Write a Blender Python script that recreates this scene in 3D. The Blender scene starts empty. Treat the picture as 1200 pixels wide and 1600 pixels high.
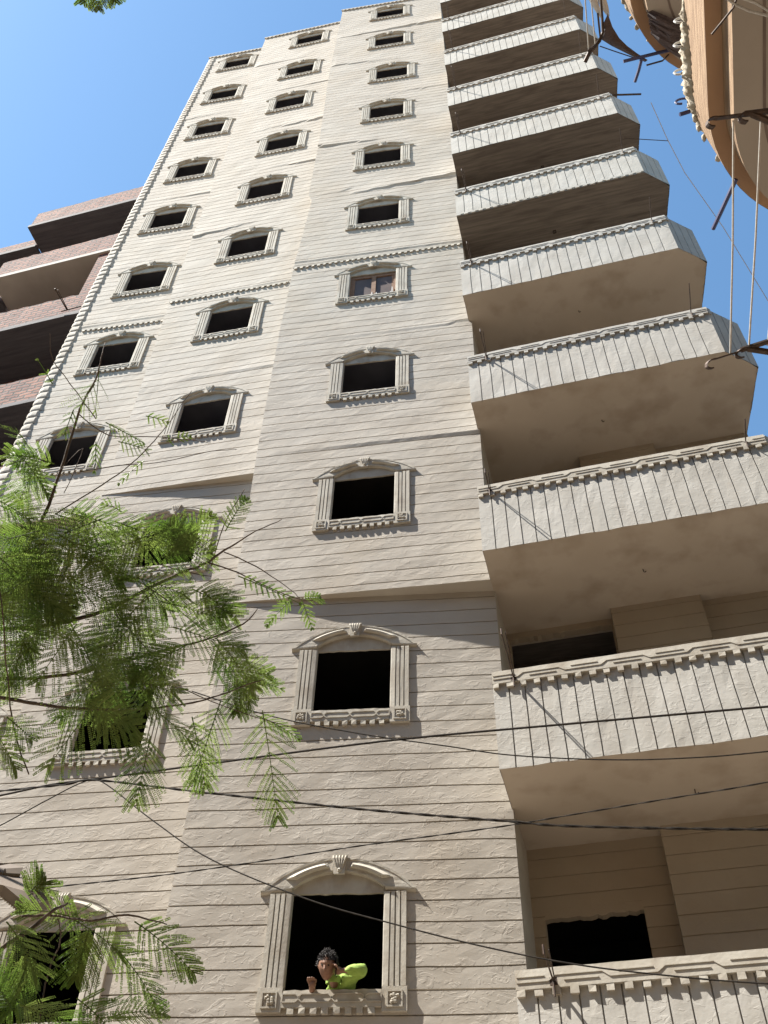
import bpy, math, random
from mathutils import Vector, Matrix, noise
random.seed(7)
R = math.radians
scene = bpy.context.scene
COL = scene.collection

# ------------------------------------------------------------------ camera
CAM = Vector((0.9319, -8.1303, -0.4221))
AX = Vector((0.96690744, 0.25408718, 0.02301522))
AY = Vector((0.17540879, -0.727578, 0.66322093))
AF = Vector((-0.18526131, 0.63723618, 0.74806971))
FPX = 1502.38
cd = bpy.data.cameras.new('camera')
cam = bpy.data.objects.new('camera', cd)
COL.objects.link(cam)
cd.sensor_fit = 'VERTICAL'
cd.sensor_height = 24.0
cd.sensor_width = 18.0
cd.lens = FPX / 1600 * 24.0
cd.clip_start = 0.05
cd.clip_end = 3000
m = Matrix((AX, AY, -AF)).transposed().to_4x4()
m.translation = CAM
cam.matrix_world = m
scene.camera = cam

# ------------------------------------------------------------------ light
SUN = Vector((2.1, 1.0, -3.45)).normalized()      # direction the light travels
EL = math.asin(-SUN.z)
ROT = math.atan2(-SUN.x, -SUN.y)
w = bpy.data.worlds.new('World')
scene.world = w
w.use_nodes = True
nt = w.node_tree
bg = nt.nodes['Background']
sky = nt.nodes.new('ShaderNodeTexSky')
sky.sky_type = 'NISHITA'
sky.sun_disc = False
sky.sun_elevation = EL
sky.sun_rotation = ROT
sky.air_density = 1.25
sky.dust_density = 0.4
sky.ozone_density = 6.0
tint = nt.nodes.new('ShaderNodeMix')
tint.data_type = 'RGBA'
tint.blend_type = 'MULTIPLY'
tint.inputs[0].default_value = 1.0
tint.inputs[7].default_value = (0.97, 1.1, 1.03, 1)
nt.links.new(sky.outputs[0], tint.inputs[6])
nt.links.new(tint.outputs[2], bg.inputs[0])
bg.inputs[1].default_value = 0.066
sd = bpy.data.lights.new('sun', 'SUN')
sd.energy = 5.0
sd.angle = R(0.5)
sd.color = (1.0, 0.95, 0.87)
sun = bpy.data.objects.new('sun', sd)
COL.objects.link(sun)
sun.rotation_euler = SUN.to_track_quat('-Z', 'Y').to_euler()
sun.location = (-20, -12, 40)
vs = scene.view_settings
vs.view_transform = 'Standard'
vs.look = 'None'
vs.gamma = 1
vs.exposure = 1.76
try:
    vs.use_curve_mapping = False
except Exception:
    pass


def ray(u, v):
    return (AX * ((u - 600) / FPX) - AY * ((v - 800) / FPX) + AF)


def at(u, v, dist):
    return CAM + ray(u, v).normalized() * dist


def on_y(u, v, y):
    d = ray(u, v)
    return CAM + d * ((y - CAM.y) / d.y)


def on_z(u, v, z):
    d = ray(u, v)
    return CAM + d * ((z - CAM.z) / d.z)


def ns(x, y, z=0.0):
    return noise.noise(Vector((x, y, z)))


# ------------------------------------------------------------------ materials
def new_mat(name):
    mt = bpy.data.materials.new(name)
    mt.use_nodes = True
    n = mt.node_tree
    return mt, n, n.nodes['Principled BSDF']


def mat(name, c1, c2=None, rough=0.85, scale=3.0, bump=0.0, bscale=20.0, stretch=(1, 1, 1), fine=0.0,
        stain=None, metallic=0.0, spec=0.3, bdist=0.02, trans=0.0):
    mt, n, b = new_mat(name)
    b.inputs['Roughness'].default_value = rough
    b.inputs['Metallic'].default_value = metallic
    b.inputs['Specular IOR Level'].default_value = spec
    geo = n.nodes.new('ShaderNodeNewGeometry')
    mp = n.nodes.new('ShaderNodeMapping')
    mp.inputs['Scale'].default_value = stretch
    n.links.new(geo.outputs['Position'], mp.inputs[0])
    col = None
    if c2 is None:
        b.inputs['Base Color'].default_value = (*c1, 1)
    else:
        t = n.nodes.new('ShaderNodeTexNoise')
        t.inputs['Scale'].default_value = scale
        t.inputs['Detail'].default_value = 6
        n.links.new(mp.outputs[0], t.inputs['Vector'])
        r = n.nodes.new('ShaderNodeValToRGB')
        r.color_ramp.elements[0].position = 0.32
        r.color_ramp.elements[1].position = 0.68
        r.color_ramp.elements[0].color = (*c1, 1)
        r.color_ramp.elements[1].color = (*c2, 1)
        n.links.new(t.outputs['Fac'], r.inputs[0])
        col = r.outputs[0]
        if stain:
            t2 = n.nodes.new('ShaderNodeTexNoise')
            t2.inputs['Scale'].default_value = stain[1]
            t2.inputs['Detail'].default_value = 4
            mp2 = n.nodes.new('ShaderNodeMapping')
            mp2.inputs['Scale'].default_value = stain[2]
            n.links.new(geo.outputs['Position'], mp2.inputs[0])
            n.links.new(mp2.outputs[0], t2.inputs['Vector'])
            r2 = n.nodes.new('ShaderNodeValToRGB')
            r2.color_ramp.elements[0].position = 0.5
            r2.color_ramp.elements[1].position = 0.72
            r2.color_ramp.elements[0].color = (0, 0, 0, 1)
            r2.color_ramp.elements[1].color = (stain[3],) * 3 + (1,)
            n.links.new(t2.outputs['Fac'], r2.inputs[0])
            mx = n.nodes.new('ShaderNodeMix')
            mx.data_type = 'RGBA'
            n.links.new(r2.outputs[0], mx.inputs[0])
            n.links.new(col, mx.inputs[6])
            mx.inputs[7].default_value = (*stain[0], 1)
            col = mx.outputs[2]
        n.links.new(col, b.inputs['Base Color'])
    if bump > 0:
        tb = n.nodes.new('ShaderNodeTexNoise')
        tb.inputs['Scale'].default_value = bscale
        tb.inputs['Detail'].default_value = 8
        tb.inputs['Roughness'].default_value = 0.6
        n.links.new(mp.outputs[0], tb.inputs['Vector'])
        bp = n.nodes.new('ShaderNodeBump')
        bp.inputs['Strength'].default_value = bump
        bp.inputs['Distance'].default_value = bdist
        n.links.new(tb.outputs['Fac'], bp.inputs['Height'])
        out = bp.outputs[0]
        if fine > 0:
            # trowel ridges: thresholded distorted noise
            tf = n.nodes.new('ShaderNodeTexNoise')
            tf.inputs['Scale'].default_value = 6.5
            tf.inputs['Detail'].default_value = 3
            tf.inputs['Distortion'].default_value = 1.6
            mpf = n.nodes.new('ShaderNodeMapping')
            mpf.inputs['Scale'].default_value = (1.0, 1.0, 1.9)
            mpf.inputs['Rotation'].default_value = (0, R(28), 0)
            n.links.new(geo.outputs['Position'], mpf.inputs[0])
            n.links.new(mpf.outputs[0], tf.inputs['Vector'])
            rf = n.nodes.new('ShaderNodeValToRGB')
            rf.color_ramp.interpolation = 'EASE'
            rf.color_ramp.elements[0].position = 0.53
            rf.color_ramp.elements[1].position = 0.6
            n.links.new(tf.outputs['Fac'], rf.inputs[0])
            b2 = n.nodes.new('ShaderNodeBump')
            b2.inputs['Strength'].default_value = fine
            b2.inputs['Distance'].default_value = 0.003
            n.links.new(rf.outputs[0], b2.inputs['Height'])
            n.links.new(out, b2.inputs['Normal'])
            out = b2.outputs[0]
        n.links.new(out, b.inputs['Normal'])
    return mt


M_WALL = mat('cream_plaster', (0.335, 0.298, 0.25), (0.392, 0.358, 0.31), scale=1.3, bump=0.16, bscale=11, fine=0.36,
             stretch=(1, 1, 1.6), stain=((0.34, 0.285, 0.215), 0.8, (1, 1, 0.6), 0.45), bdist=0.012)
M_TRIM = mat('cream_trim_plaster', (0.335, 0.302, 0.248), (0.405, 0.378, 0.325), scale=5, bump=0.3, bscale=30, bdist=0.008,
             stain=((0.22, 0.175, 0.13), 7, (1, 1, 0.6), 0.5))
M_PARA = mat('pale_parapet_plaster', (0.325, 0.308, 0.275), (0.38, 0.364, 0.332), scale=2.0, bump=0.3, bscale=11, fine=0.32,
             stretch=(1, 1, 1.3), stain=((0.25, 0.215, 0.175), 2.2, (1.6, 1, 0.5), 0.3), bdist=0.012)
M_SOFFIT = mat('tan_soffit_plaster', (0.36, 0.305, 0.245), (0.41, 0.352, 0.292), scale=1.0, bump=0.15, bscale=6,
               stain=((0.2, 0.15, 0.105), 2.2, (1, 1, 1), 0.5))
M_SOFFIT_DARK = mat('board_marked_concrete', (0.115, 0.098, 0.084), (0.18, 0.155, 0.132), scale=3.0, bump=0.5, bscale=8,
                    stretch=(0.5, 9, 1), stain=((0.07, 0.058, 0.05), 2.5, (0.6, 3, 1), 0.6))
M_RECESS = mat('tan_recess_plaster', (0.30, 0.242, 0.178), (0.35, 0.292, 0.222), scale=1.2, bump=0.3, bscale=8, fine=0.3)
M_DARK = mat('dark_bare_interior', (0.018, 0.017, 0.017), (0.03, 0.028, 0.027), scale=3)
M_UPROOM = mat('haze_tinted_room', (0.13, 0.13, 0.155), (0.19, 0.19, 0.22), scale=2)  # haze over the upper windows, put into the room colour
M_GREYROOM = mat('grey_board_interior', (0.06, 0.052, 0.048), (0.10, 0.088, 0.08), scale=4, stretch=(1, 8, 8))
M_IRON = mat('rusty_iron', (0.035, 0.026, 0.022), (0.09, 0.06, 0.045), scale=30, rough=0.7, metallic=0.4)
M_GALV = mat('weathered_steel', (0.12, 0.11, 0.1), (0.2, 0.18, 0.165), scale=40, rough=0.55, metallic=0.6)
M_BLUE = mat('dark_blue_painted_steel', (0.03, 0.035, 0.09), (0.05, 0.05, 0.12), scale=12, rough=0.5)
M_CABLE = mat('black_cable', (0.012, 0.011, 0.010), (0.035, 0.030, 0.026), scale=40, rough=0.85, spec=0.1)
M_ROPE = mat('pale_rope', (0.32, 0.3, 0.27), (0.42, 0.4, 0.37), scale=60, rough=0.8)
M_WOOD = mat('brown_window_wood', (0.16, 0.09, 0.055), (0.24, 0.14, 0.09), scale=12, stretch=(1, 1, 6))
M_GLASSY = mat('dusty_glass', (0.065, 0.045, 0.04), (0.10, 0.07, 0.06), scale=5, rough=0.5, spec=0.2)
M_BARK = mat('tree_bark', (0.05, 0.035, 0.028), (0.11, 0.08, 0.06), scale=40, bump=0.4, bscale=60)
M_GROUND = mat('dusty_street', (0.185, 0.155, 0.122), (0.24, 0.205, 0.165), scale=0.6, bump=0.4, bscale=8)
M_SKIN = mat('brown_skin', (0.17, 0.088, 0.056), (0.21, 0.112, 0.072), scale=40, rough=0.55)
M_HAIR = mat('black_hair', (0.012, 0.010, 0.010), (0.035, 0.028, 0.026), scale=80, rough=0.7, bump=0.8, bscale=90)
M_LIME = mat('lime_jacket_cloth', (0.20, 0.30, 0.055), (0.26, 0.37, 0.08), scale=20, rough=0.8, bump=0.3, bscale=30)
M_PHONE = mat('black_phone', (0.01, 0.01, 0.011), None, rough=0.2, spec=0.6)
M_LAMP = mat('grey_lamp_paint', (0.15, 0.122, 0.1), (0.18, 0.15, 0.125), scale=12, rough=0.5)
M_LAMPSTUD = mat('pale_studs', (0.35, 0.32, 0.28), (0.42, 0.39, 0.35), scale=20, rough=0.5)
M_ORNATE = mat('cream_relief_plaster', (0.27, 0.225, 0.16), (0.37, 0.33, 0.26), scale=10, bump=0.4, bscale=40)
M_OCHRE = mat('ochre_textured_plaster', (0.15, 0.088, 0.045), (0.27, 0.18, 0.105), scale=12, bump=0.6, bscale=18,
              stretch=(2.5, 0.35, 2.5), rough=0.9)
M_OCHRE2 = mat('brown_underside_plaster', (0.27, 0.165, 0.10), (0.33, 0.21, 0.13), scale=2, bump=0.15, bscale=12)
M_GREYSOFF = mat('greige_soffit_paint', (0.27, 0.235, 0.2), (0.32, 0.28, 0.24), scale=1.5, bump=0.12, bscale=12)
M_GROOVE = mat('dark_joint', (0.13, 0.10, 0.085), (0.17, 0.13, 0.11), scale=8)
M_CLOTH = mat('dark_plum_cloth', (0.06, 0.045, 0.045), (0.10, 0.075, 0.072), scale=25, stretch=(1, 8, 1), bump=0.5, bscale=30)
M_WHITE = mat('white_painted_metal', (0.42, 0.42, 0.41), (0.5, 0.5, 0.49), scale=8, rough=0.35)
M_SLAB = mat('edge_concrete', (0.2, 0.175, 0.15), (0.26, 0.23, 0.195), scale=6, bump=0.4, bscale=20)


def leaf_mat(name, c1, c2):
    mt, n, b = new_mat(name)
    b.inputs['Roughness'].default_value = 0.55
    oi = n.nodes.new('ShaderNodeNewGeometry')
    t = n.nodes.new('ShaderNodeTexNoise')
    t.inputs['Scale'].default_value = 7
    n.links.new(oi.outputs['Position'], t.inputs['Vector'])
    r = n.nodes.new('ShaderNodeValToRGB')
    r.color_ramp.elements[0].position = 0.35
    r.color_ramp.elements[1].position = 0.65
    r.color_ramp.elements[0].color = (*c1, 1)
    r.color_ramp.elements[1].color = (*c2, 1)
    n.links.new(t.outputs['Fac'], r.inputs[0])
    n.links.new(r.outputs[0], b.inputs['Base Color'])
    tr = n.nodes.new('ShaderNodeBsdfTranslucent')
    n.links.new(r.outputs[0], tr.inputs[0])
    mx = n.nodes.new('ShaderNodeMixShader')
    mx.inputs[0].default_value = 0.5
    n.links.new(b.outputs[0], mx.inputs[1])
    n.links.new(tr.outputs[0], mx.inputs[2])
    n.links.new(mx.outputs[0], n.nodes['Material Output'].inputs[0])
    return mt


M_LEAF = leaf_mat('green_leaf', (0.075, 0.14, 0.018), (0.17, 0.23, 0.05))


def brick_mat():
    mt, n, b = new_mat('red_brick')
    b.inputs['Roughness'].default_value = 0.9
    geo = n.nodes.new('ShaderNodeNewGeometry')
    sep = n.nodes.new('ShaderNodeSeparateXYZ')
    n.links.new(geo.outputs['Position'], sep.inputs[0])
    ad = n.nodes.new('ShaderNodeMath')
    n.links.new(sep.outputs[0], ad.inputs[0])
    n.links.new(sep.outputs[1], ad.inputs[1])
    nz = n.nodes.new('ShaderNodeTexNoise')
    nz.inputs['Scale'].default_value = 8
    nz.inputs['Detail'].default_value = 5
    n.links.new(geo.outputs['Position'], nz.inputs['Vector'])
    mu = n.nodes.new('ShaderNodeMath')
    mu.operation = 'MULTIPLY_ADD'
    mu.inputs[1].default_value = 0.13
    n.links.new(nz.outputs['Fac'], mu.inputs[0])
    n.links.new(sep.outputs[2], mu.inputs[2])
    cb = n.nodes.new('ShaderNodeCombineXYZ')
    n.links.new(ad.outputs[0], cb.inputs[0])
    n.links.new(mu.outputs[0], cb.inputs[1])
    br = n.nodes.new('ShaderNodeTexBrick')
    br.inputs['Scale'].default_value = 1.0
    br.inputs['Brick Width'].default_value = 0.30
    br.inputs['Row Height'].default_value = 0.105
    br.inputs['Mortar Size'].default_value = 0.021
    br.inputs['Mortar Smooth'].default_value = 0.3
    br.inputs['Color1'].default_value = (0.11, 0.028, 0.018, 1)
    br.inputs['Color2'].default_value = (0.24, 0.088, 0.052, 1)
    br.inputs['Mortar'].default_value = (0.022, 0.015, 0.014, 1)
    n.links.new(cb.outputs[0], br.inputs['Vector'])
    n.links.new(br.outputs['Color'], b.inputs['Base Color'])
    bp = n.nodes.new('ShaderNodeBump')
    bp.inputs['Strength'].default_value = 0.9
    bp.inputs['Distance'].default_value = 0.02
    bp.invert = True
    n.links.new(br.outputs['Fac'], bp.inputs['Height'])
    n.links.new(bp.outputs[0], b.inputs['Normal'])
    return mt


M_BRICK = brick_mat()
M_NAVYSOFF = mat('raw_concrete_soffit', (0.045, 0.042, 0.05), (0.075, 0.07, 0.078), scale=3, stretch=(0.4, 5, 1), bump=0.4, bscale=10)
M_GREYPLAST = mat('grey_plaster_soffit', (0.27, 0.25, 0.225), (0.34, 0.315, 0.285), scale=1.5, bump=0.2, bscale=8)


# ------------------------------------------------------------------ object helpers
class MB:
    def __init__(s):
        s.v, s.f = [], []

    def quad(s, a, b, c, d):
        i = len(s.v)
        s.v += [Vector(a), Vector(b), Vector(c), Vector(d)]
        s.f.append((i, i + 1, i + 2, i + 3))

    def tri(s, a, b, c):
        i = len(s.v)
        s.v += [Vector(a), Vector(b), Vector(c)]
        s.f.append((i, i + 1, i + 2))

    def box(s, x0, x1, y0, y1, z0, z1, j=0.0):
        rr = lambda: random.uniform(-j, j) if j else 0
        p = [Vector((x + rr(), y + rr(), z + rr())) for z in (z0, z1) for y in (y0, y1) for x in (x0, x1)]
        i = len(s.v)
        s.v += p
        for f in ((0, 2, 3, 1), (4, 5, 7, 6), (0, 1, 5, 4), (2, 6, 7, 3), (0, 4, 6, 2), (1, 3, 7, 5)):
            s.f.append(tuple(i + k for k in f))

    def grid(s, P, skip=None):
        """P[r][c] -> point; skip(r,c) -> bool"""
        i = len(s.v)
        nr, nc = len(P), len(P[0])
        for row in P:
            s.v += [Vector(q) for q in row]
        for r in range(nr - 1):
            for c in range(nc - 1):
                if skip and skip(r, c):
                    continue
                a = i + r * nc + c
                s.f.append((a, a + 1, a + nc + 1, a + nc))

    def prism(s, pts, d):
        """closed polygon pts extruded by vector d"""
        i = len(s.v)
        d = Vector(d)
        n = len(pts)
        s.v += [Vector(p) for p in pts] + [Vector(p) + d for p in pts]
        s.f.append(tuple(range(i + n - 1, i - 1, -1)))
        s.f.append(tuple(range(i + n, i + 2 * n)))
        for k in range(n):
            k2 = (k + 1) % n
            s.f.append((i + k, i + k2, i + n + k2, i + n + k))

    def tube(s, pts, rad, n=6, twist=None):
        pts = [Vector(p) for p in pts]
        rs = rad if isinstance(rad, (list, tuple)) else [rad] * len(pts)
        i = len(s.v)
        ref = None
        for k, p in enumerate(pts):
            t = (pts[min(k + 1, len(pts) - 1)] - pts[max(k - 1, 0)]).normalized()
            if ref is None:
                ref = t.orthogonal().normalized()
            ref = (ref - t * ref.dot(t)).normalized()
            b = t.cross(ref)
            for q in range(n):
                a = 2 * math.pi * q / n
                s.v.append(p + (ref * math.cos(a) + b * math.sin(a)) * rs[k])
        for k in range(len(pts) - 1):
            for q in range(n):
                q2 = (q + 1) % n
                s.f.append((i + k * n + q, i + k * n + q2, i + (k + 1) * n + q2, i + (k + 1) * n + q))
        s.f.append(tuple(i + q for q in range(n - 1, -1, -1)))
        e = i + (len(pts) - 1) * n
        s.f.append(tuple(e + q for q in range(n)))

    def ball(s, c, r, nu=10, nv=7, fn=None):
        c = Vector(c)
        rx, ry, rz = (r, r, r) if not isinstance(r, (tuple, list)) else r
        rows = []
        for a in range(nv + 1):
            th = math.pi * a / nv
            rows.append([])
            for b in range(nu + 1):
                ph = 2 * math.pi * b / nu
                d = Vector((math.sin(th) * math.cos(ph) * rx, math.sin(th) * math.sin(ph) * ry, math.cos(th) * rz))
                if fn:
                    d = d * fn(d)
                rows[-1].append(c + d)
        s.grid(rows)

    def build(s, name, material, parent=None, smooth=False, origin=None, fix=True):
        if origin is None:
            origin = Vector(parent['_w']) if parent is not None and '_w' in parent.keys() else Vector((0, 0, 0))
            if parent is None:
                xs = [p.x for p in s.v]; ys = [p.y for p in s.v]; zs = [p.z for p in s.v]
                origin = Vector(((min(xs) + max(xs)) / 2, (min(ys) + max(ys)) / 2, min(zs)))
        origin = Vector(origin)
        me = bpy.data.meshes.new(name)
        me.from_pydata([tuple(p - origin) for p in s.v], [], s.f)
        me.materials.append(material)
        if fix:
            import bmesh
            bm = bmesh.new()
            bm.from_mesh(me)
            bmesh.ops.remove_doubles(bm, verts=bm.verts, dist=0.00005)
            bmesh.ops.recalc_face_normals(bm, faces=bm.faces)
            bm.to_mesh(me)
            bm.free()
        if smooth:
            for p in me.polygons:
                p.use_smooth = True
        me.update()
        o = bpy.data.objects.new(name, me)
        COL.objects.link(o)
        if parent is not None:
            o.parent = parent
            o.location = origin - Vector(parent['_w'])
        else:
            o.location = origin
        o['_w'] = tuple(origin)
        return o


def empty(name, loc, parent=None):
    o = bpy.data.objects.new(name, None)
    COL.objects.link(o)
    o.empty_display_size = 0.3
    o['_w'] = tuple(loc)
    o.location = Vector(loc) - (Vector(parent['_w']) if parent else Vector((0, 0, 0)))
    o.parent = parent
    return o


def tag(o, label=None, cat=None, group=None, kind=None):
    if label:
        o['label'] = label
    if cat:
        o['category'] = cat
    if group:
        o['group'] = group
    if kind:
        o['kind'] = kind
    return o


def interp(tab, z):
    """piecewise linear table [(z, v), ...] ascending"""
    if z <= tab[0][0]:
        return tab[0][1]
    for (a, va), (b, vb) in zip(tab, tab[1:]):
        if z <= b:
            return va + (vb - va) * (z - a) / (b - a)
    return tab[-1][1]


GZ = -2.0
# ================================================================== GROUND
g = MB()
g.grid([[(-1500 + 3000 * i / 12, -1500 + 3000 * j / 12, GZ) for i in range(13)] for j in range(13)])
tag(g.build('ground', M_GROUND, origin=(0, 0, GZ)), kind='structure')

# ================================================================== APARTMENT BUILDING
APT = empty('apartment_building', (-2.3, 4.0, GZ))
tag(APT, 'tall cream plastered apartment tower with grooved walls, arched window surrounds and stacked balconies', 'building')

H0 = 0.05  # groove phase


def lips(x, z, table):
    """hand-plastered ledges at slab joints: (z_left, z_right, x0, x1, amp_left, amp_right)"""
    r = 0
    for zl, zr, x0, x1, al, ar in table:
        t = (x - x0) / (x1 - x0)
        if t < 0 or t > 1:
            continue
        zz = zl + (zr - zl) * t + 0.03 * ns(x * 3, zl)
        d = z - zz
        if 0 <= d < 0.9:
            a = al + (ar - al) * t
            r -= a * (1 - d / 0.9) ** 2
    return r


def make_wall(name, xl, xr, plane, low, zlow, holes, lipt, back_l, back_r, seed, step=0.12, ztop=34.75, zbot=GZ):
    """plane(x)->y above zlow, low(x)->y below zlow. holes: [(xc, z)] ascending"""
    hc = [(z + 0.45, xc) for xc, z in holes]
    HW = 0.43
    xL0, xR0 = interp(xl, 10), interp(xr, 10)
    xc0 = interp(hc, 10)
    nl = max(2, int((xc0 - HW - xL0) / step))
    nr_ = max(2, int((xR0 - xc0 - HW) / step))
    nh = 6
    cols = [('l', i / nl) for i in range(nl)] + [('h', i / nh) for i in range(nh)] + [('r', i / nr_) for i in range(nr_ + 1)]
    hL, hR = nl, nl + nh
    zs = []
    k = math.ceil((zbot - H0) / 0.2)
    z = zbot
    rows = [(zbot, 0, 0)]
    while H0 + 0.2 * k < ztop - 0.02:
        zg = H0 + 0.2 * k
        rows += [(zg - 0.0075, 0, 1), (zg - 0.0055, 1, 1), (zg + 0.0055, 1, 1), (zg + 0.0075, 0, 1)]
        rows += [(zg + 0.075, 0, 0), (zg + 0.135, 0, 0)]
        k += 1
    rows.append((ztop, 0, 0))
    hz = []
    for xc, z in holes:
        for q in (z, z + 1.07):
            rows = [r for r in rows if abs(r[0] - q) > 0.012]
            rows.append((q, 0, 0))
            hz.append(q)
    if zlow is not None:
        rows = [r for r in rows if abs(r[0] - zlow) > 0.02]
        rows += [(zlow, 0, 0), (zlow - 1e-5, 0, 2)]
    rows = [r for r in rows if r[0] <= ztop]
    rows.sort()
    P = []
    zz = []
    for z, gd, kind in rows:
        a, b, c = interp(xl, z), interp(xr, z), interp(hc, z)
        row = []
        isl = zlow is not None and (z < zlow - 5e-6)
        for tcol, t in cols:
            if tcol == 'l':
                x = a + (c - HW - a) * t
            elif tcol == 'h':
                x = c - HW + 2 * HW * t
            else:
                x = c + HW + (b - c - HW) * t
            y = low(x) if isl else plane(x)
            nearhole = any(abs(x - hx) < 0.75 and -0.3 < z - hzz < 1.3 for hx, hzz in holes)
            y += 0.005 * ns(x * 2.2 + seed, z * 2.6) + 0.0028 * ns(x * 7 + seed, z * 9)
            if not isl:
                y += lips(x, z, lipt)
            zj = 0
            if gd or kind == 1:
                zj = 0.010 * ns(x * 1.3 + seed, (z // 0.2) * 3.1) + 0.004 * ns(x * 6, (z // 0.2) * 5.7 + seed)
            if kind == 1 and any(abs(z - q) < 0.03 for q in hz):
                zj *= 0.2
            if gd:
                y += 0.022
            row.append((x, y, z + zj))
        P.append(row)
        zz.append(z)
    mb = MB()

    def skip(r, c):
        if not (hL <= c < hR):
            return False
        zm = (zz[r] + zz[r + 1]) / 2
        return any(z < zm < z + 1.07 for xc, z in holes)
    # side returns
    Q = []
    for row, z in zip(P, zz):
        l0, r0 = row[0], row[-1]
        Q.append([(l0[0], back_l, l0[2])] + row + [(r0[0], back_r, r0[2])])
    mb.grid(Q, lambda r, c: skip(r, c - 1) if 1 <= c <= len(P[0]) else False)
    # reveals of the openings
    for xc, z in holes:
        xm = interp(hc, z + 0.45)
        for (z0, z1) in ((z, z + 1.07),):
            yl = (low if (zlow is not None and z < zlow) else plane)
            for sx in (-HW, HW):
                x = xm + sx
                mb.quad((x, yl(x) - 0.01, z0), (x, yl(x) + 0.045, z0), (x, yl(x) + 0.045, z1), (x, yl(x) - 0.01, z1))
            mb.quad((xm - HW, yl(xm - HW) - 0.004, z0), (xm + HW, yl(xm + HW) - 0.004, z0), (xm + HW, yl(xm + HW) + 0.05, z0), (xm - HW, yl(xm - HW) + 0.05, z0))
    return mb.build(name, M_WALL, APT)


pC = lambda x: 0.103 * (x + 1.774)
lC = lambda x: pC(x) + (0.0625 * (x + 3.3) if x > -3.3 else 0) + 0.006
pB = lambda x: 0.0964 + 0.0555 * (x + 4.668)
lB = lambda x: pB(x) + (0.05 * (x + 5.9) if x > -5.9 else 0) + 0.006
pA = lambda x: 0.2256 + 0.0846 * (x + 7.163)
lA = lambda x: pA(x) + 0.13

HC = [(-1.777, 3.06), (-1.764, 6.03), (-1.7375, 9.08), (-1.76, 12.05), (-1.80, 15.08), (-1.78, 18.06), (-1.77, 21.08), (-1.73, 24.05),
      (-1.65, 27.02), (-1.775, 30.08), (-1.81, 33.12)]
HB = [(-4.73, 3.02), (-4.74, 6.0), (-4.67, 9.02), (-4.64, 12.055), (-4.65, 15.13), (-4.70, 18.25), (-4.66, 21.11), (-4.55, 23.99),
      (-4.66, 27.14), (-4.62, 30.0), (-4.58, 33.1)]
HA = [(-7.15, 3.05), (-7.15, 6.05), (-7.14, 9.03), (-7.14, 11.99), (-7.09, 15.06), (-7.09, 18.04), (-7.19, 21.13), (-7.15, 24.1), (-7.15, 27.1),
      (-7.18, 30.07), (-7.18, 33.17)]

WC = make_wall('wall', [(2, -3.39), (8.8, -3.33), (11, -3.38), (14.6, -3.40), (16.5, -3.375), (19.6, -3.26), (19.95, -3.36), (23.3, -3.36), (28.5, -3.46), (34.7, -3.43)],
               [(0, -0.12), (10, -0.095), (13.8, -0.07), (16.7, -0.12), (23, -0.13), (28, -0.16), (34, -0.18)],
               pC, lC, 7.74, HC,
               [(16.75, 16.75, -3.4, 0, .012, .012), (19.7, 19.95, -2.4, 0, .01, .045), (19.75, 19.95, -3.4, -2.4, .0, .01), (22.75, 22.6, -3.4, -2.0, .035, .01),
                (25.75, 25.8, -3.4, 0, .0, .012), (28.9, 28.7, -3.4, -1.5, .02, .004), (31.6, 31.85, -3.4, 0, .008, .045), (13.7, 13.8, -3.4, 0, .0, .012), (10.66, 10.7, -3.4, 0, .0, .022)],
               0.9, 1.25, 3.1)
WB = make_wall('wall', [(2, -6.0), (11, -5.98), (13.4, -6.0), (17, -6.09), (21, -6.12), (24, -6.08), (31, -6.25), (34, -6.23)], [(0, -3.2), (34, -3.2)],
               pB, lB, 10.74, HB,
               [(19.6, 19.85, -6.2, -4.6, .03, .003), (22.9, 22.8, -5, -3.2, .0, .03), (25.7, 25.75, -5.5, -3.2, .004, .035), (16.75, 16.75, -6.2, -3.2, .01, .01),
                (28.8, 28.8, -6.2, -3.2, .0, .02), (31.7, 31.7, -6.2, -4.2, .02, .0), (13.7, 13.7, -6.2, -3.2, .0, .012)],
               0.9, 0.9, 17.7)
WA = make_wall('wall', [(0, -8.27), (12, -8.26), (18, -8.32), (34, -8.28)], [(0, -5.9), (34, -5.9)],
               pA, lA, 10.68, HA,
               [(16.75, 16.75, -8.4, -5.9, .01, .01), (22.8, 22.85, -8.4, -5.9, .0, .02), (28.7, 28.8, -8.4, -5.9, .015, .0)],
               9.0, 0.9, 31.3)
for q in (WC, WB, WA):
    q['label'] = {WC: 'right-hand plaster bay beside the balconies', WB: 'middle plaster bay', WA: 'left plaster bay with rounded corner blocks'}[q]

# corner blocks of the left bay
qb = MB()
k = 0
z = GZ + 0.05
while z < 34.6:
    h = 0.2 - 0.012
    off = 0.13 if z < 10.68 else 0.0
    x0 = interp([(0, -8.27), (12, -8.26), (18, -8.32), (34, -8.28)], z) - 0.03
    x1 = x0 + (0.235 if k % 2 else 0.215)
    yb = pA(x0) + off
    n = 5
    P = []
    j = random.uniform(-.006, .006)
    for a in range(n + 1):
        t = a / n
        bul = math.sin(math.pi * t) ** 0.3
        row = [(x0 + j, yb + 0.15, z + h * t)]
        row.append((x0 + j + 0.004 - 0.02 * bul, yb + 0.01, z + h * t))
        row.append((x0 + 0.035 - 0.01 * bul, yb - 0.014 * bul, z + h * t))
        row.append((x0 + 0.09, yb - 0.018 * bul + j, z + h * t))
        row.append((x1 - 0.03, yb + 0.004 - 0.02 * bul, z + h * t))
        row.append((x1, yb + 0.02, z + h * t))
        P.append(row)
    qb.grid(P)
    z += 0.2
    k += 1
qb.build('corner_blocks', M_WALL, APT)

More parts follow.
